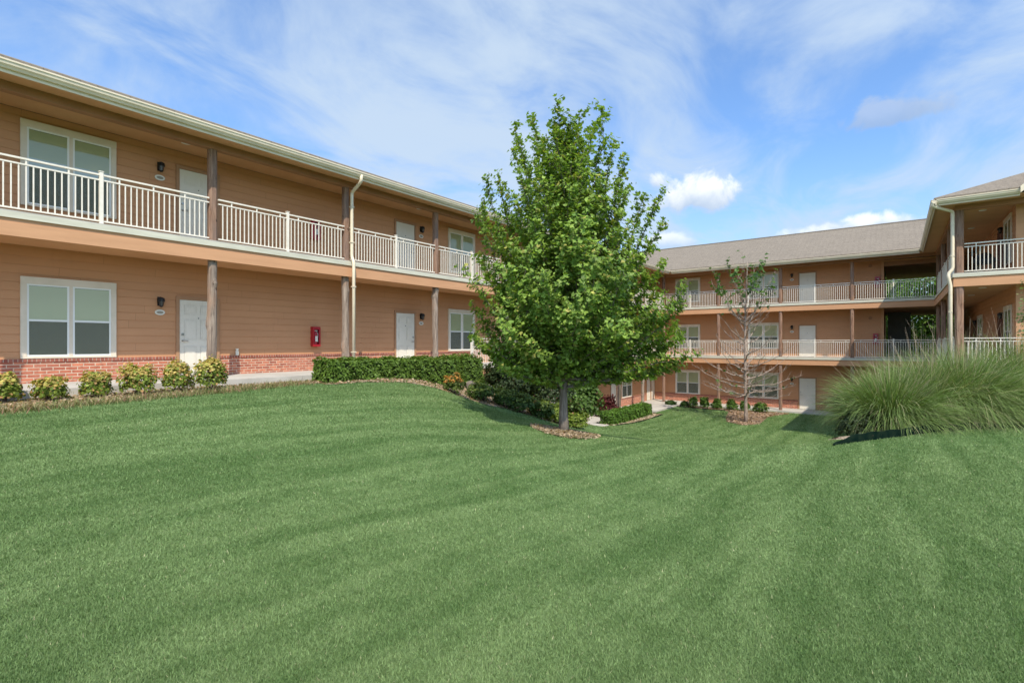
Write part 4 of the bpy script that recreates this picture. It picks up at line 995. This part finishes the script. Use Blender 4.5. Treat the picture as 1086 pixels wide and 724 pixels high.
def grass_clump(px, s_, rad, ln, n, seed, label, lift=.1):
    x, y = at(px, s_); z = h(x, y)+lift; r = np.random.default_rng(seed)
    root = tag(empty('ornamental_grass', (x, y, z)), label, 'ornamental grass', 'ornamental grass clumps in the right bed')
    a = r.uniform(0, 6.283, n); q = r.uniform(0, 1, n)**.6
    base = np.stack([np.cos(a)*q*rad*.42, np.sin(a)*q*rad*.42, np.zeros(n)-.02], -1)
    lean = np.abs(r.normal(0, .28, n))+q*.50; a2 = a+r.normal(0, .45, n)
    d = unit(np.stack([np.cos(a2)*np.sin(lean), np.sin(a2)*np.sin(lean), np.cos(lean)], -1))
    L_ = ln*r.uniform(.35, 1.08, n); cols = tints(n, (.055, .125, .022), (.22, .32, .085), (.46, .42, .24), .10, r, .38)
    tip = cols*.72+np.array([.30, .30, .14])*.28
    ribbon_blades('blades', base, d, L_, r.uniform(.9, 2.8, n)*(.8+.4*q), .0070*r.uniform(.6, 1.3, n), cols, M['grassblade'], root, 8, tip, r)
    # dry skirt
    m_ = n//16; a = r.uniform(0, 6.283, m_); lean = r.uniform(.9, 1.45, m_)
    base = np.stack([np.cos(a)*rad*.40, np.sin(a)*rad*.40, np.full(m_, .02)], -1); d = unit(np.stack([np.cos(a)*np.sin(lean), np.sin(a)*np.sin(lean), np.cos(lean)], -1))
    ribbon_blades('dry_blades', base, d, ln*r.uniform(.2, .5, m_), r.uniform(.3, 1.2, m_), .005*np.ones(m_), tints(m_, (.30, .23, .13), (.16, .15, .06), None, 0, r, .2), M['grassblade'], root, 6, None, r)
    # seed heads
    m_ = 60; a = r.uniform(0, 6.283, m_); lean = np.abs(r.normal(.25, .2, m_)); base = np.stack([np.cos(a)*rad*.2, np.sin(a)*rad*.2, np.zeros(m_)], -1); d = unit(np.stack([np.cos(a)*np.sin(lean), np.sin(a)*np.sin(lean), np.cos(lean)], -1))
    ribbon_blades('seed_heads', base, d, ln*r.uniform(1.0, 1.32, m_), r.uniform(.4, 1.0, m_), .0042*np.ones(m_), tints(m_, (.30, .26, .15), (.42, .33, .22), None, 0, r, .15), M['grassblade'], root, 8, np.tile(np.array([[.55, .42, .32]]), (m_, 1)), r)
grass_clump(943, 12.5, .95, 1.85, 10000, 201, 'arching green ornamental grass clump at the left end of the right bed')
grass_clump(985, 13.1, 1.0, 2.2, 10000, 202, 'tall ornamental grass clump second from the left, before the downpipe of the right wing')
grass_clump(1022, 13.2, 1.05, 2.3, 10500, 203, 'densest ornamental grass clump with long blades spilling over the edging joint')
grass_clump(1080, 15.2, 1.05, 2.55, 9500, 204, 'ornamental grass clump cut off by the right edge of the photo')
grass_clump(1145, 15.0, 1.0, 2.2, 3500, 205, 'ornamental grass clump farthest right, mostly outside the frame')
x, y = at(912, 12.0); shrub('dark_shrub', x, y, .62, .5, .62, 1700, .06, (.018, .032, .012), (.04, .06, .02), 'low dark shrub at the left foot of the ornamental grass', seed=120)
# vine-like rose reaching the right balcony
x, y = at(1094, 15.5); shrub('climbing_shrub', x, y, .55, .5, 3.9, 330, .09, (.12, .17, .06), (.28, .32, .14), 'tall loose shrub with pale leaves reaching the right balcony railing', seed=121, stems=12)
# bed edging
def strip(path, hgt, label, name='bed_edging', th=.022):
    b = MB(); rings = []
    P = [Vector((p[0], p[1], h(*p))) for p in path]
    Q = []
    for a_, c_ in zip(P, P[1:]):
        for i in range(6): q = a_.lerp(c_, i/6); Q.append(Vector((q.x, q.y, h(q.x, q.y))))
    Q.append(P[-1])
    for i, q in enumerate(Q):
        d = (Q[min(i+1, len(Q)-1)]-Q[max(i-1, 0)]); nrm = Vector((-d.y, d.x, 0)).normalized()*th; zt = q.z+hgt*(min(1, i/8+.15) if hgt > .12 else 1)+.012*math.sin(i*1.3)
        rings.append(b.pts([(q.x-nrm.x, q.y-nrm.y, q.z-.1), (q.x+nrm.x, q.y+nrm.y, q.z-.1), (q.x+nrm.x, q.y+nrm.y, zt), (q.x-nrm.x, q.y-nrm.y, zt)]))
    for a_, c_ in zip(rings, rings[1:]):
        for q in range(4): b.f.append([a_+q, a_+(q+1) % 4, c_+(q+1) % 4, c_+q])
    b.f.append([rings[0]+q for q in range(4)]); b.f.append([rings[-1]+q for q in range(4)])
    tag(b.build(name, M['edging']), label, 'edging')
strip(EDGE[:7], .17, 'black rubber edging curving below the ornamental grass')
strip([at(1036, 11.75), at(1062, 11.9), at(1090, 12.05), at(1200, 12.3)], .12, 'straight black edging running to the right edge of the lawn')
strip(BED_H[1:5], .05, 'thin dark edging curving round the lower hedge bed', th=.03)
strip([(-12.5, 35.45), (-10.5, 35.0), (-8.8, 35.1), (t1x-1.6, 34.3)], .05, 'thin dark edging along the far shrub bed', th=.03)

# ------------------------------------------------------------------ mulch chips and fallen leaves (uncountable)
def chips(name, poly, n, size, ca, cb, label, seed, lift=.015, ext=None):
    r = np.random.default_rng(seed); P = np.array(poly); lo, hi = P.min(0), P.max(0)
    X = r.uniform(lo[0], hi[0], n*3); Y = r.uniform(lo[1], hi[1], n*3); k = inside(poly, X, Y); X, Y = X[k][:n], Y[k][:n]; n = len(X)
    V = np.stack([X, Y, H(X, Y)+lift+r.uniform(0, .03, n)], -1)
    o = leaves(name, V, np.tile([[0, 0, 1.0]], (n, 1)), size, tints(n, ca, cb, ext, .2 if ext else 0, r, .3), M['leaf'], None, r=r, sizevar=.6)
    return tag(o, label, 'mulch', kind='stuff')
def widen(poly, d):
    c = np.mean(np.array(poly), 0); return [tuple(c+(np.array(p)-c)*(1+d)) for p in poly]
chips('mulch', BED_LEFT, 26000, .05, (.30, .19, .11), (.55, .42, .29), 'brown mulch and fallen leaves along the left wing bed', 301, ext=(.08, .12, .03))
chips('mulch', widen(RING1, .08), 2600, .045, (.30, .22, .14), (.48, .38, .27), 'brown mulch ring round the maple trunk', 302)
chips('mulch', BED_T1, 7000, .07, (.30, .20, .14), (.46, .34, .25), 'brown mulch round the bare young tree', 303)
chips('mulch', [at(1020,11.9),at(1090,12.3),at(1200,12.6),(9,20),(1,18)], 9000, .05, (.26, .17, .12), (.50, .38, .28), 'pale mulch chips under the ornamental grass', 304, lift=.11)
chips('mulch', BED_H, 3000, .07, (.36, .27, .18), (.6, .5, .38), 'pale mulch in front of the lower hedge', 305)
# weeds at the left bed's edge
r = np.random.default_rng(77); n = 5200
yy = r.uniform(-2, 7.3, n); xe = np.interp(yy, [-9, 0, 2.5, 5, 6.9, 7.5], [-11.35, -11.3, -11.45, -11.75, -12.35, -12.2]); xx = xe+r.normal(.05, .16, n)
bs = np.stack([xx, yy, H(xx, yy)], -1); d = unit(np.stack([r.normal(0, .5, n), r.normal(0, .5, n), np.ones(n)], -1))
o = ribbon_blades('weeds', bs, d, r.uniform(.06, .20, n), r.uniform(.4, 2, n), .004*np.ones(n), tints(n, (.12, .17, .04), (.30, .24, .12), (.36, .18, .12), .12, r, .25), M['grassblade'], None, 3, None, r)
tag(o, 'straggly dry weeds and grass along the edge of the left bed', 'weeds', kind='stuff')

# ------------------------------------------------------------------ lawn grass blades (uncountable)
def lawn_blades():
    r = np.random.default_rng(99)
    n = 2100000
    s = 1.7*(36/1.7)**(r.uniform(0, 1, n)**1.1)                  # depth
    k = r.uniform(-1.16, 1.16, n)
    X = s*(FW[0]+k*RT[0]); Y = s*(FW[1]+k*RT[1])
    keep = ~inside(BED_LEFT, X, Y) & ~inside(BED_H, X, Y) & ~inside(BED_T1, X, Y) & (Y < 36.6) & ((Y < 35.2) | (X > t1x)) & ((Y < 23.8) | (X > -12.0)) & ~inside(BED_R, X, Y) & ~inside(RING1, X, Y) & (X > -12.9)
    X, Y, s = X[keep], Y[keep], s[keep]; n = len(X)
    Z = H(X, Y)-.004
    hh = r.uniform(.014, .030, n)*(1+.05*s); wd = (.0010+.00070*s)*r.uniform(.6, 1.3, n)
    a = r.uniform(0, 6.283, n); lean = np.clip(np.abs(r.normal(.85, .4, n)), 0, 1.4)
    d = np.stack([np.cos(a)*np.sin(lean), np.sin(a)*np.sin(lean), np.cos(lean)], -1)
    a2 = r.uniform(0, 3.1416, n); side = np.stack([np.cos(a2), np.sin(a2), np.zeros(n)], -1)
    B0 = np.stack([X, Y, Z], -1); V = np.empty((n, 3, 3))
    V[:, 0] = B0-side*wd[:, None]; V[:, 1] = B0+side*wd[:, None]; V[:, 2] = B0+d*hh[:, None]
    cols = tints(n, (.115, .190, .062), (.215, .310, .118), (.40, .40, .22), .008, r, .17)
    o = fast_mesh('grass', V.reshape(-1, 3), np.arange(n*3).reshape(-1, 3), M['blade'], None, np.repeat(cols, 3, 0))
    tag(o, 'short mown green grass covering the lawn', 'grass', kind='stuff')
lawn_blades()

# ------------------------------------------------------------------ patio furniture on the right wing walkway
def patio_chair(x, y, z, rz, label):
    root = tag(empty('patio_chair', (x, y, z), rz), label, 'chair', 'white iron chairs on the right wing walkway')
    b = MB(); b.tube([(.2*math.cos(t*.5236), .2*math.sin(t*.5236), .45) for t in range(13)], .012, 6); b.tube([(0, 0, .44), (0, 0, .455)], .19, 16); b.build('seat', M['chairwhite'], root)
    b = MB(); b.tube([(.19*math.cos(R(a)), .17, .45+.55*math.sin(R(a))*1.0) for a in range(0, 181, 15)], .012, 6)
    b.tube([(.10*math.cos(R(a)), .17, .45+.40*math.sin(R(a))) for a in range(0, 181, 20)], .008, 6); b.tube([(0, .17, .45), (0, .17, 1.0)], .008, 6); b.build('backrest', M['chairwhite'], root)
    for sx in (-1, 1):
        for sy in (-1, 1): b = MB(); b.tube([(sx*.15, sy*.15, .45), (sx*.2, sy*.2, 0)], .011, 6); b.build('leg', M['chairwhite'], root)
patio_chair(2.55, 28.2, F1, R(20), 'white wire chair with an arched back, nearer the corner post on the right wing walkway')
patio_chair(2.85, 30.1, F1, R(-70), 'white wire chair with an arched back, farther along the right wing walkway')
t = tag(empty('patio_table', (2.6, 29.2, F1)), 'small round white iron table between the two wire chairs', 'table')
b = MB(); b.tube([(0, 0, .69), (0, 0, .71)], .30, 20); b.build('tabletop', M['chairwhite'], t)
for a in range(3): b = MB(); b.tube([(.05*math.cos(a*2.1), .05*math.sin(a*2.1), .69), (.25*math.cos(a*2.1), .25*math.sin(a*2.1), 0)], .012, 6); b.build('leg', M['chairwhite'], t)
# grill covered in black on the upper right walkway
t = tag(empty('covered_grill', (2.75, 27.4, F2)), 'dark covered barbecue grill behind the upper right balcony railing', 'grill')
b = MB(); b.box(-.32, .32, -.25, .25, .55, .80); b.build('cover', M['black'], t, bevel=.05)
b = MB(); b.tube([(0, 0, .78), (0, 0, .92), (0, 0, 1.0)], [.30, .22, .06], 12); b.build('lid', M['black'], t)
for sx in (-1, 1):
    for sy in (-1, 1): b = MB(); b.box(sx*.27-.02, sx*.27+.02, sy*.2-.02, sy*.2+.02, 0, .55); b.build('leg', M['black'], t)
